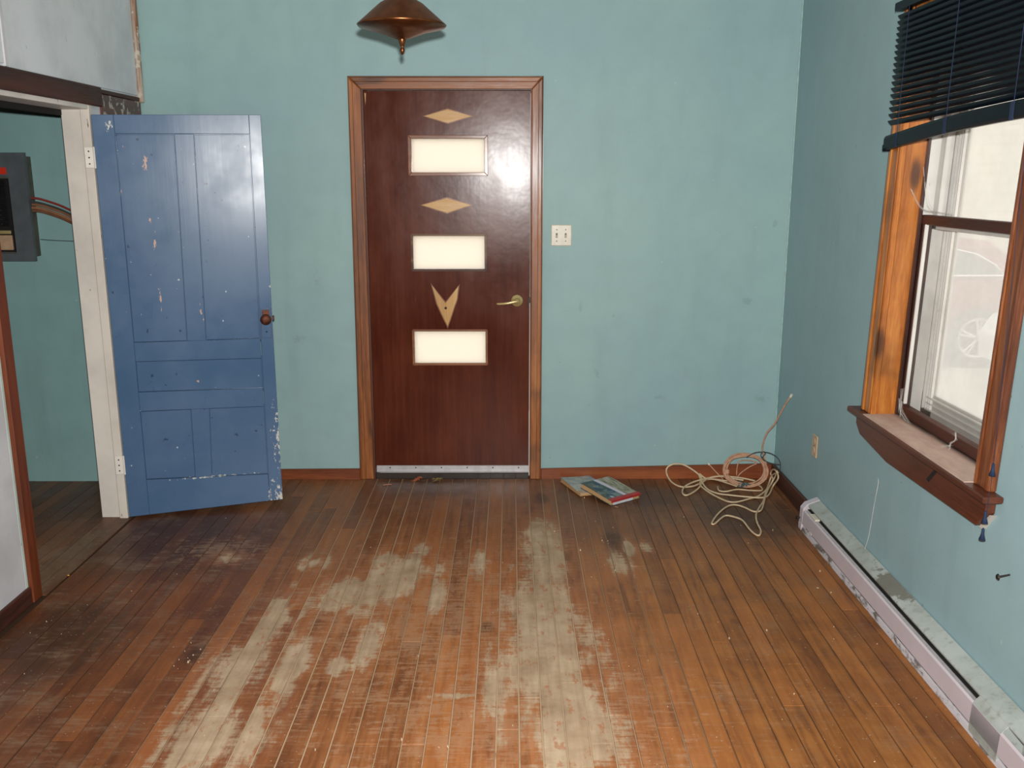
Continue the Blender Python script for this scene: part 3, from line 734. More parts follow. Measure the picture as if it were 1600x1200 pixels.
# stops and sashes
B().box(2.350, 2.362, WY1-.014, WY1, .726, 2.19, .002).build('stop', dark_v, w1)
B().box(2.350, 2.362, WY0, WY0+.014, .726, 2.19, .002).build('stop', dark_v, w1)
lo = B()
lo.box(2.364, 2.398, WY1-.030, WY1-.002, .728, 1.524, .003); lo.box(2.364, 2.398, WY0+.002, WY0+.044, .728, 1.524, .003)
low = lo.build('lower_sash', dark_v, w1)
B().box(2.362, 2.400, WY0+.002, WY1-.002, 1.488, 1.524, .003).build('meeting_rail', dark_x, low)
B().box(2.364, 2.398, WY0+.002, WY1-.002, .727, .768, .003).build('bottom_rail', dark_x, low)
B().box(2.360, 2.374, WY1-.054, WY1-.045, .78, 1.49, .002).build('glazing_bead', white_sash, low)
B().box(2.380, 2.383, WY0+.04, WY1-.04, .775, 1.492).build('glass_pane', glass_m, low)
up_ = B()
up_.box(2.404, 2.436, WY1-.046, WY1-.002, 1.47, 2.19, .003); up_.box(2.404, 2.436, WY0+.002, WY0+.046, 1.47, 2.19, .003)
up_.box(2.404, 2.436, WY0+.002, WY1-.002, 2.14, 2.19, .003); up_.box(2.404, 2.436, WY0+.002, WY1-.002, 1.47, 1.505, .003)
ups = up_.build('upper_sash', white_sash, w1)
B().box(2.418, 2.421, WY0+.04, WY1-.04, 1.50, 2.145).build('glass_pane', glass_m, ups)
B().box(2.366, 2.402, WY1-.004, WY1-.001, 1.524, 2.19).build('sash_track', white_sash, w1)
sm = B(); grey_alu = make_white('grey_storm_frame', (176, 172, 164), (120, 112, 104), .4)
for a, b_ in ((WY1-.100, WY1-.002), (WY0+.002, WY0+.100)): sm.box(2.452, 2.472, a, b_, .71, 2.19, .003)
sm.box(2.452, 2.472, WY0, WY1, .71, .825, .003).box(2.452, 2.472, WY0, WY1, 2.10, 2.19, .003)
sto = sm.build('storm_frame', grey_alu, w1)
for q in (.030, .056, .078, .094):
    B().box(2.442, 2.453, WY1-q-.006, WY1-q, .76, 2.13, .001).build('storm_ridge', white_sash, sto)
for q in (.050, .075, .098):
    B().box(2.442, 2.453, WY0+.06, WY1-.06, .712+q, .718+q, .001).build('storm_ridge', white_sash, sto)
B().box(2.460, 2.463, WY0+.055, WY1-.055, .76, 2.135).build('storm_glass', storm_m, w1)

# ---- blind
bl = thing('window_blind', 'dark navy slatted blind half raised over the sash window, bottom rail drooping', 'blind', (2.230, -1.85, 2.29))
BY0, BY1 = -2.345, -1.352
SHEAR[0] = 0.
def by(z): return -(z-1.85)*.030
B().box(2.212, 2.245, BY0, BY1, 2.262, 2.292, .003).build('head_rail', navy, bl)
def rail_z(y):      # bottom rail droops at its far end
    t = (y-BY0)/(BY1-BY0); return 1.826-.062*t+.010*math.sin(math.pi*t)
n_s = 18
for i in range(n_s):
    t = i/(n_s-1); z0 = 1.888+.0206*i
    b = B(); segs = 8; V = []; F = []
    for j in range(segs+1):
        y = BY0+(BY1-BY0)*j/segs
        fr_ = (1-t)**3
        zz = z0+(rail_z(y)+.070-1.888)*fr_*.45 - .006*math.sin(math.pi*j/segs)*(1-t)
        yy = y+by(zz)+random.uniform(-.0005, .0005)
        for q in range(5):
            s_ = q/4-.5
            V.append((2.229-s_*.0150+.0018*(1-4*s_*s_)*-1, yy, zz+s_*.0168))
    for j in range(segs):
        for q in range(4):
            a = j*5+q; F.append((a, a+1, a+6, a+5))
    nV = len(V)
    b.quads(V, F)
    so = b.build('slat', navy, bl)
    md = so.modifiers.new('thickness', 'SOLIDIFY'); md.thickness = .0008
segs = 10; b = B(); V = []; F = []
sec = [(-.010, .028), (-.015, .018), (-.015, -.017), (-.007, -.024), (.008, -.024), (.013, -.017), (.013, .028)]
for j in range(segs+1):
    y = BY0+(BY1-BY0)*j/segs
    for q in sec: V.append((2.229+q[0], y+by(1.8), rail_z(y)+.024+q[1]))
for j in range(segs):
    for q in range(7): F.append((j*7+q, j*7+(q+1) % 7, j*7+7+(q+1) % 7, j*7+7+q))
F.append(tuple(range(6, -1, -1))); F.append(tuple(segs*7+q for q in range(7)))
b.quads(V, F); br_ = b.build('bottom_rail', navy, bl)
B().box(2.214, 2.244, BY1+by(1.8)-.002, BY1+by(1.8)+.012, rail_z(BY1)-.004, rail_z(BY1)+.022, .003).build('end_cap', navy, br_)
for y in (-1.462, -1.85, -2.262):
    B().box(2.213, 2.2155, y-.011+by(1.8), y+.011+by(1.8), rail_z(y)-.002, rail_z(y)+.050, .0005).build('tape_clip', navy_cord, br_)
for y in (-1.462, -1.85, -2.262):
    B().tube([(2.217, y+by(2.26), 2.262), (2.217, y+by(1.8), rail_z(y)+.024)], .0011, 5, smooth=1).build('ladder_cord', navy_cord, bl)
pc = B().tube([(2.205, -2.340, 2.265), (2.205, -2.372, 1.7), (2.210, -2.380, 1.2), (2.222, -2.370, .83), (2.222, -2.362, .66)], .0009, 5).build('pull_cord', navy_cord, bl)
for (y, z) in ((-2.366, .815), (-2.355, .66), (-2.352, .605)):
    B().lathe([(.002, 0), (.004, -.003), (.005, -.02), (.010, -.038), (0, -.038)], (2.224, y, z+.02), 2, 10).build('tassel', navy_cord, pc, smooth=True)

# ------------------------------------------------------------------ baseboard heater
ht = thing('baseboard_heater', 'long lilac-white electric baseboard heater along the right wall under the window', 'heater', (2.24, -.75, 0))
HY0, HY1 = -3.55, -.752
B().prism([(2.272, .0), (2.272, .152), (2.222, .130), (2.222, .124), (2.266, .142), (2.266, .0)], 1, HY0+.02, HY1-.004).build('back_plate', heater_top_m, ht)
B().prism([(2.274, .153), (2.274, .148), (2.226, .126), (2.221, .118), (2.218, .126), (2.222, .132)], 1, HY0+.02, HY1-.02, .0008).build('top_cover', heater_top_m, ht)
B().prism([(2.203, .106), (2.197, .100), (2.194, .034), (2.199, .032), (2.202, .098), (2.206, .104)], 1, HY0+.02, HY1-.03, .0006).build('front_cover', heater_m, ht)
B().prism([(2.200, .024), (2.196, .016), (2.192, 0.), (2.262, 0.), (2.262, .003), (2.206, .010)], 1, HY0+.02, HY1-.02, .0006).build('toe_strip', heater_toe_m, ht)
def endcap(y0, y1):
    B().prism([(2.274, 0), (2.191, 0), (2.191, .028), (2.193, .034), (2.195, .108), (2.212, .131), (2.274, .156)], 1, y0, y1, .002).build('end_cap', heater_m, ht)
endcap(HY1-.045, HY1); B().prism([(2.274, 0), (2.194, 0), (2.194, .034), (2.197, .100), (2.206, .112), (2.224, .132), (2.274, .154)], 1, -2.62, -2.455, .001).build('end_panel', heater_top_m, ht)
grl = B().box(2.216, 2.240, -2.45, HY1-.05, .040, .110).build('element_core', dark_hole, ht)
b = B(); y = -2.45
while y < HY1-.06: b.box(2.208, 2.236, y, y+.0010, .036, .108); y += .0065
o = b.build('heating_fins', alu, ht); o['kind'] = 'stuff'
B().box(2.198, 2.222, -.965, -.885, .108, .118, .002).build('white_clip', ivory, ht)
B().box(2.1905, 2.1935, -.945, -.915, .032, .040, .001).build('white_clip', ivory, ht)
tag(B().lathe([(0, 0), (.004, 0), (.004, .016), (.009, .018), (0, .021)], (2.19, -.775, .058), 0, 10, -1).build('thumb_screw', screw_m), 'small dark thumb screw sticking out at the heater end', 'screw')

# ------------------------------------------------------------------ electrics on the walls
sp = thing('light_switch', 'off-white double toggle switch plate right of the front door', 'switch', (1.061, 0, 1.362))
B().prism([(1.006, 1.306), (1.116, 1.306), (1.116, 1.418), (1.006, 1.418)], 1, -.007, -.0003, .004).build('plate', ivory, sp)
for x in (1.036, 1.084):
    B().box(x-.005, x+.005, -.0076, -.006, 1.350, 1.374).build('slot', plain('toggle_slot', (120, 112, 100), .6), sp)
    B().prism([(-.006, 1.352), (-.018, 1.354), (-.019, 1.360), (-.006, 1.366)], 0, x-.0035, x+.0035, .001).build('toggle', ivory, sp)
    for z in (1.332, 1.392): B().lathe([(0, 0), (.003, 0), (.0025, .0014), (0, .0014)], (x, -.007, z), 1, 10, -1).build('screw', screw_m, sp)
ot = thing('wall_outlet', 'beige outlet plate low on the right wall near the corner', 'outlet', (XR, -.668, .385))
B().prism([(-.702, .332), (-.632, .332), (-.632, .442), (-.702, .442)], 0, XR-.008, XR-.0003, .003).build('plate', beige, ot)
for z in (.365, .410): B().lathe([(0, 0), (.016, 0), (.0155, .002), (0, .002)], (XR-.008, -.667, z), 0, 18, -1).build('socket', beige, ot)
B().lathe([(0, 0), (.003, 0), (.0025, .0014), (0, .0014)], (XR-.008, -.667, .387), 0, 10, -1).build('screw', screw_m, ot)

ep = thing('electrical_panel', 'open grey electrical panel with black breakers on the wall beyond the doorway', 'electrical panel', (-1.9, -.05, 1.24))
ex0, ex1, ez0, ez1 = -2.12, -1.690, 1.238, 1.788
B().box(ex0+.02, ex1-.016, -.128, -.0505, ez0+.02, ez1-.018, .002).build('cabinet', grey_edge, ep)
cxs = [ex0, -2.02, -1.782, ex1]; czs = [ez0, 1.278, 1.668, ez1]
B().grid(cxs, czs, -.150, -.128, [(-2.02, -1.782, 1.278, 1.668)]).build('cover', grey_metal, ep)
B().box(-2.01, -1.79, -.145, -.129, 1.285, 1.66).build('breaker_bed', dark_hole, ep)
for i in range(10):
    z = 1.640-i*.0235
    for (a, b_) in ((-2.005, -1.905), (-1.900, -1.800)):
        br = B().box(a, b_-.002, -.153, -.1455, z-.010, z+.010, .0015).build('breaker', black_p, ep)
        B().box((a+b_)/2-.010, (a+b_)/2+.010, -.160, -.153, z-.004, z+.004, .001).build('breaker_toggle', black_p, br)
for (a, b_) in ((-1.99, -1.895), (-1.890, -1.795)):
    B().box(a, b_, -.158, -.1455, 1.296, 1.372, .002).build('fuse_block', tan_p, ep)
B().box(-1.99, -1.80, -.154, -.1455, 1.378, 1.396, .002).build('terminal_bar', brass, ep)
B().box(-2.02, -1.788, -.1515, -.1495, 1.680, 1.714, .0004).build('red_label', red_lab, ep)
cabs = [((.0, 0), red_lab, .006), ((-.020, .0), dark_cable, .005), ((-.034, .01), tan_cable, .007), ((-.050, -.004), tan_cable, .008), ((-.066, .006), tan_cable, .007)]
for i, ((dz, dy), mt, r_) in enumerate(cabs):
    z = 1.560+dz
    mt2 = [plain('red_cable', (134, 46, 40), .5), dark_cable, plain('brown_cable', (128, 86, 58), .6), plain('brown_cable_b', (144, 98, 66), .6), plain('brown_cable_c', (112, 72, 48), .6)][i]
    B().tube([(ex1-.03, -.10+dy, z), (ex1+.01, -.085+dy, z-.002), (-1.63, -.070+dy, z-.018), (-1.56, -.062+dy, z-.045-.1*dz*-1*.2), (-1.48, -.060, z-.09), (-1.40, -.060, z-.16)], r_, 8).build('supply_cable', mt2, ep)
tag(B().tube([(-1.70, -.056, 1.344), (-1.62, -.054, 1.338), (-1.45, -.054, 1.332), (-1.30, -.054, 1.330)], .0022, 5).build('thin_wire', dark_cable), 'thin dark wire running level along the hall wall beside the electrical panel', 'wire')

# black screw in the near right wall
tag(B().tube([(XR+.002, -2.43, .508), (2.243, -2.428, .500)], .003, 8, smooth=1).lathe([(0, 0), (.010, 0), (.007, .004), (0, .005)], (2.244, -2.428, .500), 0, 12, -1).build('wall_screw', screw_m), 'black screw sticking out of the right wall below the window', 'screw')
tag(B().lathe([(0, 0), (.0045, 0), (.0035, .004), (0, .005)], (-1.10, -1.318, .003), 2, 10).build('yellow_crumb', plain('yellow_plastic', (206, 150, 40), .5)), 'tiny yellow bit lying on the doorway threshold', 'debris')
# knocks in the wall
for (a, b_, c_) in ((-2.22, .615, .010), (-2.33, .535, .008)): pass
# cobwebs
tag(B().tube([(XR-.004, -1.435, .478), (XR-.006, -1.450, .462), (XR-.005, -1.425, .35), (XR-.006, -1.405, .22), (XR-.01, -1.385, .152)], .0011, 5).build('cobweb_strand', lint), 'pale cobweb strand hanging on the right wall above the heater', 'cobweb')
for nm, pts, lb in (
    ('cobweb_tuft', [[(2.345, -1.40, .80), (2.34, -1.43, .757), (2.335, -1.50, .735)], [(2.352, -1.41, .79), (2.335, -1.45, .738)], [(2.35, -1.405, .76), (2.34, -1.52, .730)], [(2.355, -1.40, .84), (2.345, -1.412, .76)]], 'wispy cobweb in the far corner of the window sill'),
    ('cobweb_tuft', [[(2.352, -1.87, .79), (2.348, -1.875, .765), (2.342, -1.86, .75), (2.335, -1.875, .732)], [(2.352, -1.86, .787), (2.348, -1.88, .77)], [(2.338, -1.865, .74), (2.325, -1.83, .729)]], 'wispy cobweb on the bottom rail halfway along the window sill'),
    ('cobweb_tuft', [[(2.30, -1.43, 1.62), (2.345, -1.435, 1.55), (2.39, -1.45, 1.535)], [(2.345, -1.42, 1.70), (2.37, -1.43, 1.56), (2.40, -1.46, 1.535)], [(2.36, -1.42, 1.54), (2.40, -1.58, 1.53)]], 'wispy cobweb above the far end of the window meeting rail')):
    b = B()
    for P in pts:
        b.tube(P, .0006, 4)
        for _ in range(3):
            Q = [tuple(c+random.uniform(-.006, .006) for c in q) for q in P]; b.tube(Q, .0003, 4)
    tag(b.build(nm, lint), lb, 'cobweb')

# ------------------------------------------------------------------ pendant lamp, its lower end just below the top of the photograph
pl = thing('pendant_lamp', 'bronze hanging lamp with a pointed finial in front of the back wall', 'lamp', (.414, -1.6, CEIL))
LX, LY = .414, -1.6
B().lathe([(0, 0), (.060, 0), (.058, -.010), (.030, -.028), (.008, -.034), (0, -.034)], (LX, LY, CEIL), 2, 28).build('canopy', bronze, pl, smooth=True)
B().tube([(LX, LY, CEIL-.03), (LX, LY, 2.30)], .006, 10, smooth=1).build('stem', bronze, pl, smooth=True)
B().lathe([(0, .20), (.012, .20), (.020, .19), (.018, .16), (.030, .15), (.075, .125), (.150, .060), (.155, .056), (.150, .050), (.085, .034), (.030, .014), (.012, .008), (0, .008)], (LX, LY, 2.121), 2, 36).build('dish', bronze, pl, smooth=True)
B().lathe([(0, .040), (.010, .038), (.014, .028), (.0145, .020), (.012, .008), (.007, -.004), (.0045, -.008), (.0085, -.014), (.0085, -.020), (.005, -.030), (0, -.034)], (LX, LY, 2.113), 2, 20).build('finial', bronze, pl, smooth=True)

# ------------------------------------------------------------------ books
def cover_mat(name, kind):
    m = M(name); v = m.obj(); x, y, z = m.sep(v)
    n1 = m.noise(v, 28, 4, .7); n2 = m.noise(m.mul(v, (60, 12, 1)), 1, 3, .6)
    if kind == 1:
        col = m.mix(m.mr(n1, .35, .65), s2l((140, 154, 158)), s2l((184, 188, 180)))
        col = m.mix(m.math('MULTIPLY', m.mr(n2, .5, .6), m.mr(y, .0, -.03)), col, s2l((190, 190, 186)))
        col = m.mix(m.mr(y, .06, .09), col, s2l((140, 158, 170)))
        return m.pbr(col, .5, spec=.4)
    # collage: dark blue-green blocks, a pale band, a ochre and grey end
    cell = m.white(m.comb(m.math('FLOOR', m.math('MULTIPLY', x, 20)), m.math('FLOOR', m.math('MULTIPLY', y, 24)), 1.))
    dark = m.ramp(cell, [(0, s2l((36, 58, 82))), (.35, s2l((50, 80, 98))), (.6, s2l((58, 86, 80))), (.85, s2l((78, 76, 66))), (1, s2l((110, 130, 130)))])
    dark = m.mix(m.math('MULTIPLY', m.mr(n1, .5, .6), .5), dark, s2l((140, 154, 150)))
    dark = m.mix(m.blob(v, (.085, -.062, .03), (.02, .016, .1)), dark, s2l((190, 200, 196)))
    lite = m.ramp(m.noise(m.mul(v, (14, 50, 1)), 1, 3, .6), [(.35, s2l((92, 92, 70))), (.5, s2l((150, 146, 120))), (.65, s2l((186, 182, 170)))])
    yy_ = m.math('ADD', y, m.math('MULTIPLY', x, -.10))
    col = m.mix(m.mr(yy_, -.004, -.001), dark, s2l((206, 200, 214)))
    col = m.mix(m.mr(yy_, .020, .023), col, lite)
    return m.pbr(col, .4, spec=.5)
def book(name, label, loc, rz, L, Wd, H, kind, tiltx=0):
    t = thing(name, label, 'book', loc, rz); t.rotation_euler = (tiltx[0], tiltx[1], rz) if tiltx else (0, 0, rz)
    cm = cover_mat('cover_%s' % ('grey' if kind == 1 else 'collage'), kind)
    pg = B().box(-L/2+.003, L/2-.004, -Wd/2+.003, Wd/2-.003, .0018, H-.0018, .001).build('pages', page_m, t)
    b = B()                                              # curled front cover
    n = 8; V = []; F = []
    for i in range(n+1):
        u = i/n; x = -L/2+L*u; lift = (.0035 if kind == 1 else .0015)*math.sin(u*math.pi*1.3+.5)
        for j in range(5):
            y = -Wd/2+Wd*j/4; l2 = lift*(1 if j in (0, 4) else .3) + (.004*(1-j/4)**2*(1-u)**2 if kind == 1 else 0)
            V.append((x, y, H+l2))
    for i in range(n):
        for j in range(4): a = i*5+j; F.append((a, a+5, a+6, a+1))
    b.quads(V, F); co = b.build('front_cover', cm, t)
    md = co.modifiers.new('thickness', 'SOLIDIFY'); md.thickness = .0012; md.offset = -1
    B().box(-L/2, L/2, -Wd/2, Wd/2, 0, .0014).build('back_cover', page_m if kind == 1 else cm, t)
    return t, co
book('book', 'worn grey-blue paperback lying on the floor against the skirting', (1.196, -.168, .0015), R(-69), .262, .178, .020, 1, (R(-2), 0))
bk2, co2 = book('book', 'collage-covered paperback with a red edge overlapping the grey paperback', (1.320, -.298, .0158), R(-54), .250, .205, .027, 2, (0, R(6.5)))
red_sp = plain('red_book_spine', (172, 48, 50), .45, 0, .12, 60)
B().box(.101, .1265, -.1035, .1035, .0276, .0294, .0003).box(.1252, .1275, -.1035, .1035, .016, .029, .0005).build('red_edge', red_sp, bk2)
B().box(.124, .126, -.09, .05, .0015, .016).build('torn_edge', grey_panel, bk2)

# ------------------------------------------------------------------ cables in the corner
CREAM = 'cables tangled in the far right corner'
c1 = [(2.084, -0.105, 0.022), (2.028, -0.081, 0.024), (1.965, -0.06, 0.03), (1.903, -0.061, 0.022), (1.852, -0.121, 0.014), (1.835, -0.133, 0.012), (1.789, -0.168, 0.008), (1.727, -0.175, 0.007), (1.687, -0.121, 0.012), (1.67, -0.06, 0.028), (1.661, -0.055, 0.065), (1.679, -0.05, 0.089), (1.717, -0.05, 0.1), (1.76, -0.05, 0.093), (1.8, -0.06, 0.073), (1.84, -0.07, 0.044), (1.856, -0.085, 0.022), (1.823, -0.191, 0.012), (1.76, -0.282, 0.007), (1.722, -0.309, 0.006), (1.716, -0.26, 0.006), (1.739, -0.191, 0.012), (1.786, -0.145, 0.02), (1.839, -0.109, 0.024), (1.903, -0.075, 0.026), (1.965, -0.07, 0.034), (2.028, -0.07, 0.03), (2.09, -0.071, 0.022), (2.15, -0.098, 0.016)]
c2 = [(2.03, -0.18, 0.012), (1.945, -0.085, 0.016), (1.88, -0.061, 0.02), (1.848, -0.06, 0.044), (1.844, -0.085, 0.03), (1.856, -0.214, 0.012), (1.901, -0.282, 0.007), (1.962, -0.309, 0.007), (2.034, -0.349, 0.012), (2.118, -0.364, 0.012), (2.168, -0.316, 0.012), (2.225, -0.19, 0.018), (2.238, -0.23, 0.076), (2.238, -0.185, 0.101), (2.238, -0.12, 0.088), (2.238, -0.086, 0.053), (2.235, -0.144, 0.04), (2.199, -0.203, 0.016), (2.116, -0.316, 0.006), (2.043, -0.37, 0.006), (1.974, -0.413, 0.006), (1.932, -0.409, 0.006), (1.899, -0.359, 0.006), (1.857, -0.282, 0.012), (1.83, -0.191, 0.018), (1.847, -0.109, 0.018), (1.919, -0.061, 0.014), (1.991, -0.085, 0.012), (2.06, -0.121, 0.012)]
c3 = [(1.924, -0.18, 0.012), (1.916, -0.249, 0.012), (1.949, -0.271, 0.014), (2.014, -0.249, 0.018), (2.086, -0.26, 0.016), (2.15, -0.245, 0.012), (2.155, -0.169, 0.012), (2.118, -0.133, 0.012)]
c4 = [(2.232, -0.222, 0.113), (2.236, -0.168, 0.056), (2.213, -0.18, 0.022), (2.153, -0.316, 0.018), (2.098, -0.466, 0.010), (2.062, -0.547, 0.008), (2.026, -0.551, 0.005), (1.997, -0.496, 0.005), (1.964, -0.457, 0.005), (1.927, -0.461, 0.005), (1.879, -0.517, 0.005), (1.821, -0.616, 0.005), (1.778, -0.716, 0.005), (1.792, -0.721, 0.005), (1.834, -0.655, 0.005), (1.871, -0.612, 0.006), (1.907, -0.636, 0.008), (1.937, -0.684, 0.008), (1.943, -0.794, 0.006), (1.954, -0.857, 0.005), (1.971, -0.871, 0.005), (1.993, -0.813, 0.006), (1.999, -0.721, 0.012), (2.019, -0.626, 0.016), (2.06, -0.527, 0.016), (2.109, -0.424, 0.014), (2.155, -0.294, 0.012), (2.218, -0.133, 0.014), (2.235, -0.126, 0.058), (2.232, -0.24, 0.110)]
cc = thing('cream_cable', 'long cream cable lying in loose tangled loops on the floor in the far right corner', 'cable', (1.95, -.3, 0), 0, None)
B().tube(c1, .0048, 8, smooth=4).build('cable_loop', cream_cable, cc, smooth=True)
B().tube(c2, .0046, 8, smooth=4).build('cable_loop', cream_cable, cc, smooth=True)
B().tube(c3, .0042, 8, smooth=4).build('cable_loop', cream_cable, cc, smooth=True)
B().tube(c4, .0046, 8, smooth=4).build('cable_loop', cream_cable, cc, smooth=True)
B().tube([(1.900, -0.050, 0.097), (1.924, -0.05, 0.070), (1.949, -0.055, 0.044), (1.981, -0.061, 0.012)], .0036, 8).build('cable_end', tan_cable, cc, smooth=True)
B().tube([(1.893, -.048, .104), (1.902, -.050, .094)], .0055, 8, smooth=1).build('connector', ivory, cc)
tn = thing('tan_cable', 'tan cable wound in a tight ring leaning on the wall in the far right corner', 'cable coil', (2.085, -.14, 0))
ctr = Vector((2.085, -.135, .089)); tilt = R(24)
for k in range(7):
    pts = []; r1 = .103+random.uniform(-.010, .012); r2 = .088+random.uniform(-.008, .006); off = random.uniform(-.016, .016); cx = random.uniform(-.006, .006)
    for j in range(26):
        a = 2*math.pi*j/26
        p = Vector((r1*math.cos(a)*1.08+cx, 0, r2*math.sin(a)))
        p = Matrix.Rotation(-tilt, 3, 'X') @ p
        pts.append(ctr+p+Vector((0, off+.003*math.sin(3*a+k), .003*math.cos(2*a+k))))
    B().tube(pts, .0046, 7, cyc=True, smooth=2).build('coil_turn', tan_cable, tn, smooth=True)
B().box(1.962, 1.990, -.162, -.108, .072, .100, .006).build('tape_wrap', tan_cable, tn)
B().tube([(2.196, -.15, .04), (2.198, -0.15, 0.082), (2.186, -0.15, 0.145), (2.164, -0.16, 0.212), (2.16, -0.18, 0.265), (2.173, -0.2, 0.325), (2.199, -0.23, 0.379), (2.219, -0.27, 0.458), (2.236, -0.3, 0.518), (2.249, -0.32, 0.552)], .0046, 8).build('rising_end', tan_cable, tn, smooth=True)
B().tube([(2.247, -0.318, 0.548), (2.252, -0.324, 0.564)], .0065, 10, smooth=1).build('connector', ivory, tn)
B().tube([(2.058, -0.05, 0.028), (2.059, -0.05, 0.085), (2.077, -0.045, 0.117), (2.131, -0.045, 0.117), (2.17, -0.05, 0.105), (2.125, -0.06, 0.085), (2.073, -0.06, 0.044), (2.05, -.08, .012)], .0034, 8).build('loose_turn', tan_cable, tn, smooth=True)
dw = thing('dark_wire', 'thin dark grey wire loop standing above the coiled cables in the corner', 'wire', (2.2, -.15, 0))
B().tube([(2.082, -0.15, 0.169), (2.119, -0.15, 0.193), (2.156, -0.155, 0.201), (2.202, -0.16, 0.197), (2.240, -0.165, 0.177), (2.262, -0.165, 0.145), (2.264, -0.165, 0.098), (2.25, -.16, .04), (2.22, -.15, .006)], .0026, 7).build('wire_loop', dark_cable, dw, smooth=True)
B().tube([(2.165, -0.162, 0.172), (2.180, -0.165, 0.199), (2.164, -0.168, 0.205), (2.154, -0.168, 0.185), (2.182, -0.17, 0.153), (2.229, -0.172, 0.137), (2.262, -0.168, 0.132)], .0026, 7).build('wire_loop', dark_cable, dw, smooth=True)
b = B()
for i in range(26):
    a = random.uniform(0, 6.28); r_ = random.uniform(0, 1)
    c = Vector((2.07+.045*r_*math.cos(a), -.165+.03*r_*math.sin(a), .012+.014*random.random()))
    bmesh.ops.create_icosphere(b.bm, subdivisions=1, radius=random.uniform(.005, .010), matrix=Matrix.Translation(c) @ Euler((a, r_, a)).to_matrix().to_4x4() @ Matrix.Diagonal((1.4, .8, .8, 1)))
tag(b.build('dust_clump', clump_m), 'grey-green clump of fluff on the floor inside the cable ring', 'dust', kind='stuff')

# ------------------------------------------------------------------ leaves and crumbs on the floor
def leaf(name, loc, mt, label, sc, seed):
    rr = random.Random(seed); b = B()
    for q in range(3):
        n = 7; V = []; F = []
        a0 = rr.uniform(0, 6.28); cx, cy = rr.uniform(-.02, .02)*sc, rr.uniform(-.008, .008)*sc
        for i in range(n):
            u = i/(n-1); wd = .011*math.sin(math.pi*(u*.9+.05))*sc
            for s_ in (-1, 0, 1):
                lx = (u-.5)*.055*sc; ly = s_*wd
                x = cx+lx*math.cos(a0)-ly*math.sin(a0); y = cy+lx*math.sin(a0)*.6+ly*math.cos(a0)
                V.append((loc[0]+x, loc[1]+y, loc[2]+.004+.010*abs(s_)*sc*rr.uniform(.4, 1)+.012*sc*math.sin(u*3.1+q)*rr.uniform(.4, 1)))
        for i in range(n-1):
            for s_ in range(2): a = i*3+s_; F.append((a, a+3, a+4, a+1))
        b.quads(V, F)
    o = b.build(name, mt); md = o.modifiers.new('t', 'SOLIDIFY'); md.thickness = .0006
    return tag(o, label, 'leaf')
leaf('dry_leaf', (.275, -.040, 0), leaf_r, 'curled reddish dry leaf on the floor at the front door sill', 1.1, 3)
leaf('dry_leaf', (.380, -.055, 0), leaf_y, 'curled yellowish dry leaf on the floor at the front door sill', .9, 5)
tag(B().tube([(.085, -.135, .004), (.105, -.125, .005), (.128, -.118, .003)], .0022, 5).build('pink_splinter', plain('pink_splinter', (186, 120, 104), .7)), 'thin pinkish splinter on the floor left of the dry leaves', 'debris')
b = B(); rr = random.Random(11)
pts = [(rr.uniform(1.0, 2.15), -rr.uniform(.3, 2.75)) for _ in range(75)]+[(rr.uniform(-1.05, 1.0), -rr.uniform(.2, 2.75)) for _ in range(38)]
pts += [(1.21+rr.uniform(-.02, .02), -1.02+rr.uniform(-.1, .1)) for _ in range(2)]+[(-.35+rr.gauss(0, .04), -2.03+rr.gauss(0, .04)) for _ in range(9)]
for (x, y) in pts:
    r_ = rr.choice((.0016, .002, .0026, .0042))
    bmesh.ops.create_icosphere(b.bm, subdivisions=1, radius=r_, matrix=Matrix.Translation((x, y, r_*.5+.0004)) @ Euler((rr.random()*3, rr.random()*3, rr.random()*3)).to_matrix().to_4x4() @ Matrix.Diagonal((1.5, .8, .6, 1)))
tag(b.build('floor_crumbs', crumb_m), 'small pale crumbs and grit scattered over the floor boards', 'debris', kind='stuff')

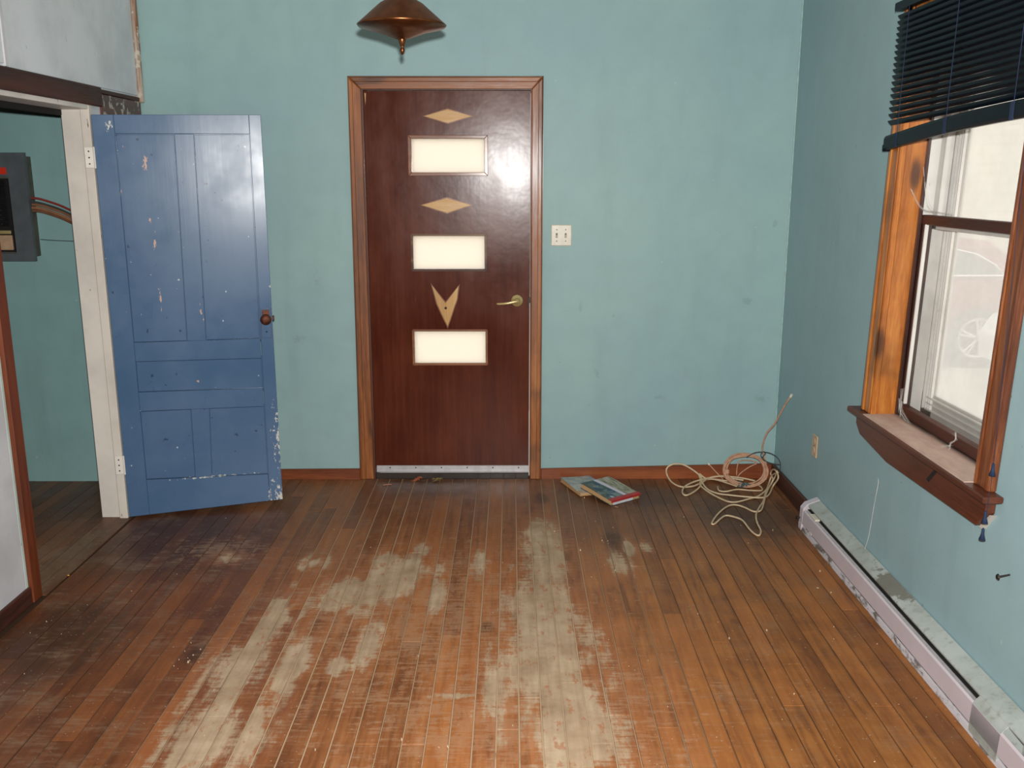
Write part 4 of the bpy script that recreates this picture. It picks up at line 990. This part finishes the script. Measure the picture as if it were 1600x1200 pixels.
# ------------------------------------------------------------------ outside
m = M('pale_gravel'); v = m.pos(); a = m.noise(v, .8, 6, .7)
gravel = m.pbr(m.mix(m.mr(a, .3, .7), s2l((214, 208, 196)), s2l((190, 184, 168))), .95, spec=.1)
gr = B().box(-40, 60, -40, 70, -.80, -.65).build('ground_outside', gravel); struct(gr)
def car(name, label, loc, paint, rz=0, sc=1.):
    t = thing(name, label, 'car', loc, rz); t.scale = (sc, sc, sc); ORG.pop(t.name, None)
    # x forward is negative; local origin on the ground below the rear axle
    low = [(.70, .42), (.68, .30), (.44, .24), (-3.20, .24), (-3.50, .34), (-3.52, .62), (-3.38, .82), (-2.55, .98), (-1.95, 1.05), (.20, 1.10), (.60, 1.08), (.72, .92), (.74, .60)]
    def arch(P, cx):
        return P
    W2 = .90
    b = B()
    xs_ = [(-W2, .90), (-W2+.05, 1.0), (W2-.05, 1.0), (W2, .90)]
    prev = None
    cxm = -1.4
    for yy_, s_ in [(-W2, .972), (-W2+.07, 1.0), (W2-.07, 1.0), (W2, .972)]:
        ring = [b.bm.verts.new((cxm+(p_[0]-cxm)*s_, yy_, .62+(p_[1]-.62)*s_)) for p_ in low]
        if prev:
            for i in range(len(ring)): b.bm.faces.new((prev[i], prev[(i+1) % len(ring)], ring[(i+1) % len(ring)], ring[i]))
        else: b.bm.faces.new(ring)
        prev = ring
    b.bm.faces.new(prev[::-1]); bmesh.ops.recalc_face_normals(b.bm, faces=b.bm.faces)
    body = b.build('body', paint, t)
    top = [(.62, 1.08), (.46, 1.36), (.20, 1.53), (-.40, 1.62), (-1.10, 1.62), (-1.60, 1.54), (-2.35, 1.04)]
    b = B(); prev = None
    for yy_, k in [(-.84, 0), (-.62, 1), (.62, 1), (.84, 0)]:
        ring = [b.bm.verts.new((p_[0], (yy_ if (k or p_[1] < 1.2) else (yy_*.80)), p_[1] if k else 1.05+(p_[1]-1.05)*.90)) for p_ in top]
        if prev:
            for i in range(len(ring)-1): b.bm.faces.new((prev[i], prev[i+1], ring[i+1], ring[i]))
        else: b.bm.faces.new(ring)
        prev = ring
    b.bm.faces.new(prev[::-1]); bmesh.ops.recalc_face_normals(b.bm, faces=b.bm.faces)
    b.build('roof', paint, t)
    win = [(.30, 1.13), (.20, 1.25), (-.02, 1.38), (-.40, 1.465), (-1.10, 1.48), (-1.55, 1.42), (-2.05, 1.12)]
    for sg in (-1, 1):
        def wy(z): return sg*(.855-.17*max(0, (z-1.08))/.42)
        V = [(x, wy(z), z) for x, z in win]
        B().quads(V, [tuple(range(len(V)))]).build('side_window', car_glass, t)
        B().tube([(x, wy(z)+sg*.008, z) for x, z in win], .016, 6, cyc=True, smooth=1).build('chrome_trim', chrome, t)
        B().tube([(.20, sg*.62, 1.585), (-.1, sg*.66, 1.65), (-.8, sg*.67, 1.68), (-1.3, sg*.66, 1.65)], .018, 6).build('roof_rail', chrome, t)
        B().tube([(-.62, sg*.905, .98), (-.85, sg*.92, .985)], .014, 6, smooth=1).build('door_handle', paint, t)
        B().box(.50, .70, sg*.80, sg*.885, .80, .98, .02).build('tail_light', red_lab, t)
        for cx in (0., -2.66):
            B().lathe([(0, -.02), (.41, -.02), (.42, .02), (.40, .035), (0, .035)], (cx, sg*.86, .37), 1, 32, sg).build('wheel_arch', black_p, t)
            wh = B().lathe([(0, 0), (.355, 0), (.37, .03), (.365, .07), (.34, .09), (.25, .09), (.245, .06), (0, .055)], (cx, sg*.85, .37), 1, 36, sg).build('wheel', tyre, t, smooth=False)
            B().lathe([(.215, .062), (.248, .062), (.252, .098), (.235, .102), (.218, .09), (.215, .062)], (cx, sg*.85, .37), 1, 36, sg).build('rim', rimm, wh)
            sp_ = B()
            for k in range(5):
                for d in (-.14, .14):
                    a = 2*math.pi*k/5+math.pi/2
                    p0 = Vector((cx+.045*math.cos(a), sg*.945, .37+.045*math.sin(a))); p1 = Vector((cx+.235*math.cos(a+d), sg*.94, .37+.235*math.sin(a+d)))
                    sp_.tube([p0, p1], .014, 5, smooth=1)
            sp_.lathe([(0, .08), (.055, .08), (.045, .105), (0, .11)], (cx, sg*.85, .37), 1, 16, sg)
            sp_.build('spokes', rimm, wh)
    return t
car_glass = plain('tinted_car_glass', (60, 66, 70), .08, 0, .05)
chrome = plain('car_chrome', (230, 230, 230), .15, 1., .03)
rimm = plain('alloy_rim', (214, 216, 220), .3, .6, .05)
tyre = plain('tyre_rubber', (38, 38, 40), .85, 0, .1)
red_paint = plain('red_car_paint', (150, 34, 40), .25, .1, .05, 2, .5, 1.)
white_paint = plain('white_car_paint', (212, 212, 212), .25, 0, .04, 2, .5, 1.)
car('car', 'red car with chrome window trim and alloy wheel seen hazily through the window', (6.56, 7.18, -.64), red_paint)
car('car', 'pale car whose front corner shows in front of the red car outside the window', (9.65, 4.90, -.64), white_paint, R(8), 1.0)
# pale bank of ground and siding beyond the cars
m = M('pale_siding'); v = m.pos(); x, y, z = m.sep(v)
sd = m.pbr(m.mix(m.mr(m.noise(v, .7, 4), .3, .7), s2l((222, 214, 194)), s2l((206, 198, 176))), .8, spec=.1)
hb = thing('neighbouring_building', 'pale cream building filling the background beyond the parked cars', 'building', (12, 24, -.65))
B().box(2, 34, 24, 30, -.65, 6.5).build('wall', sd, hb)
for k in range(24): B().prism([(23.975, -.5+k*.29), (24.0, -.5+k*.29), (24.0, -.23+k*.29)], 0, 2, 34).build('siding_board', sd, hb)
B().prism([(23.6, 6.5), (30.4, 6.5), (27, 8.4)], 0, 1.7, 34.3).build('roof', sd, hb)
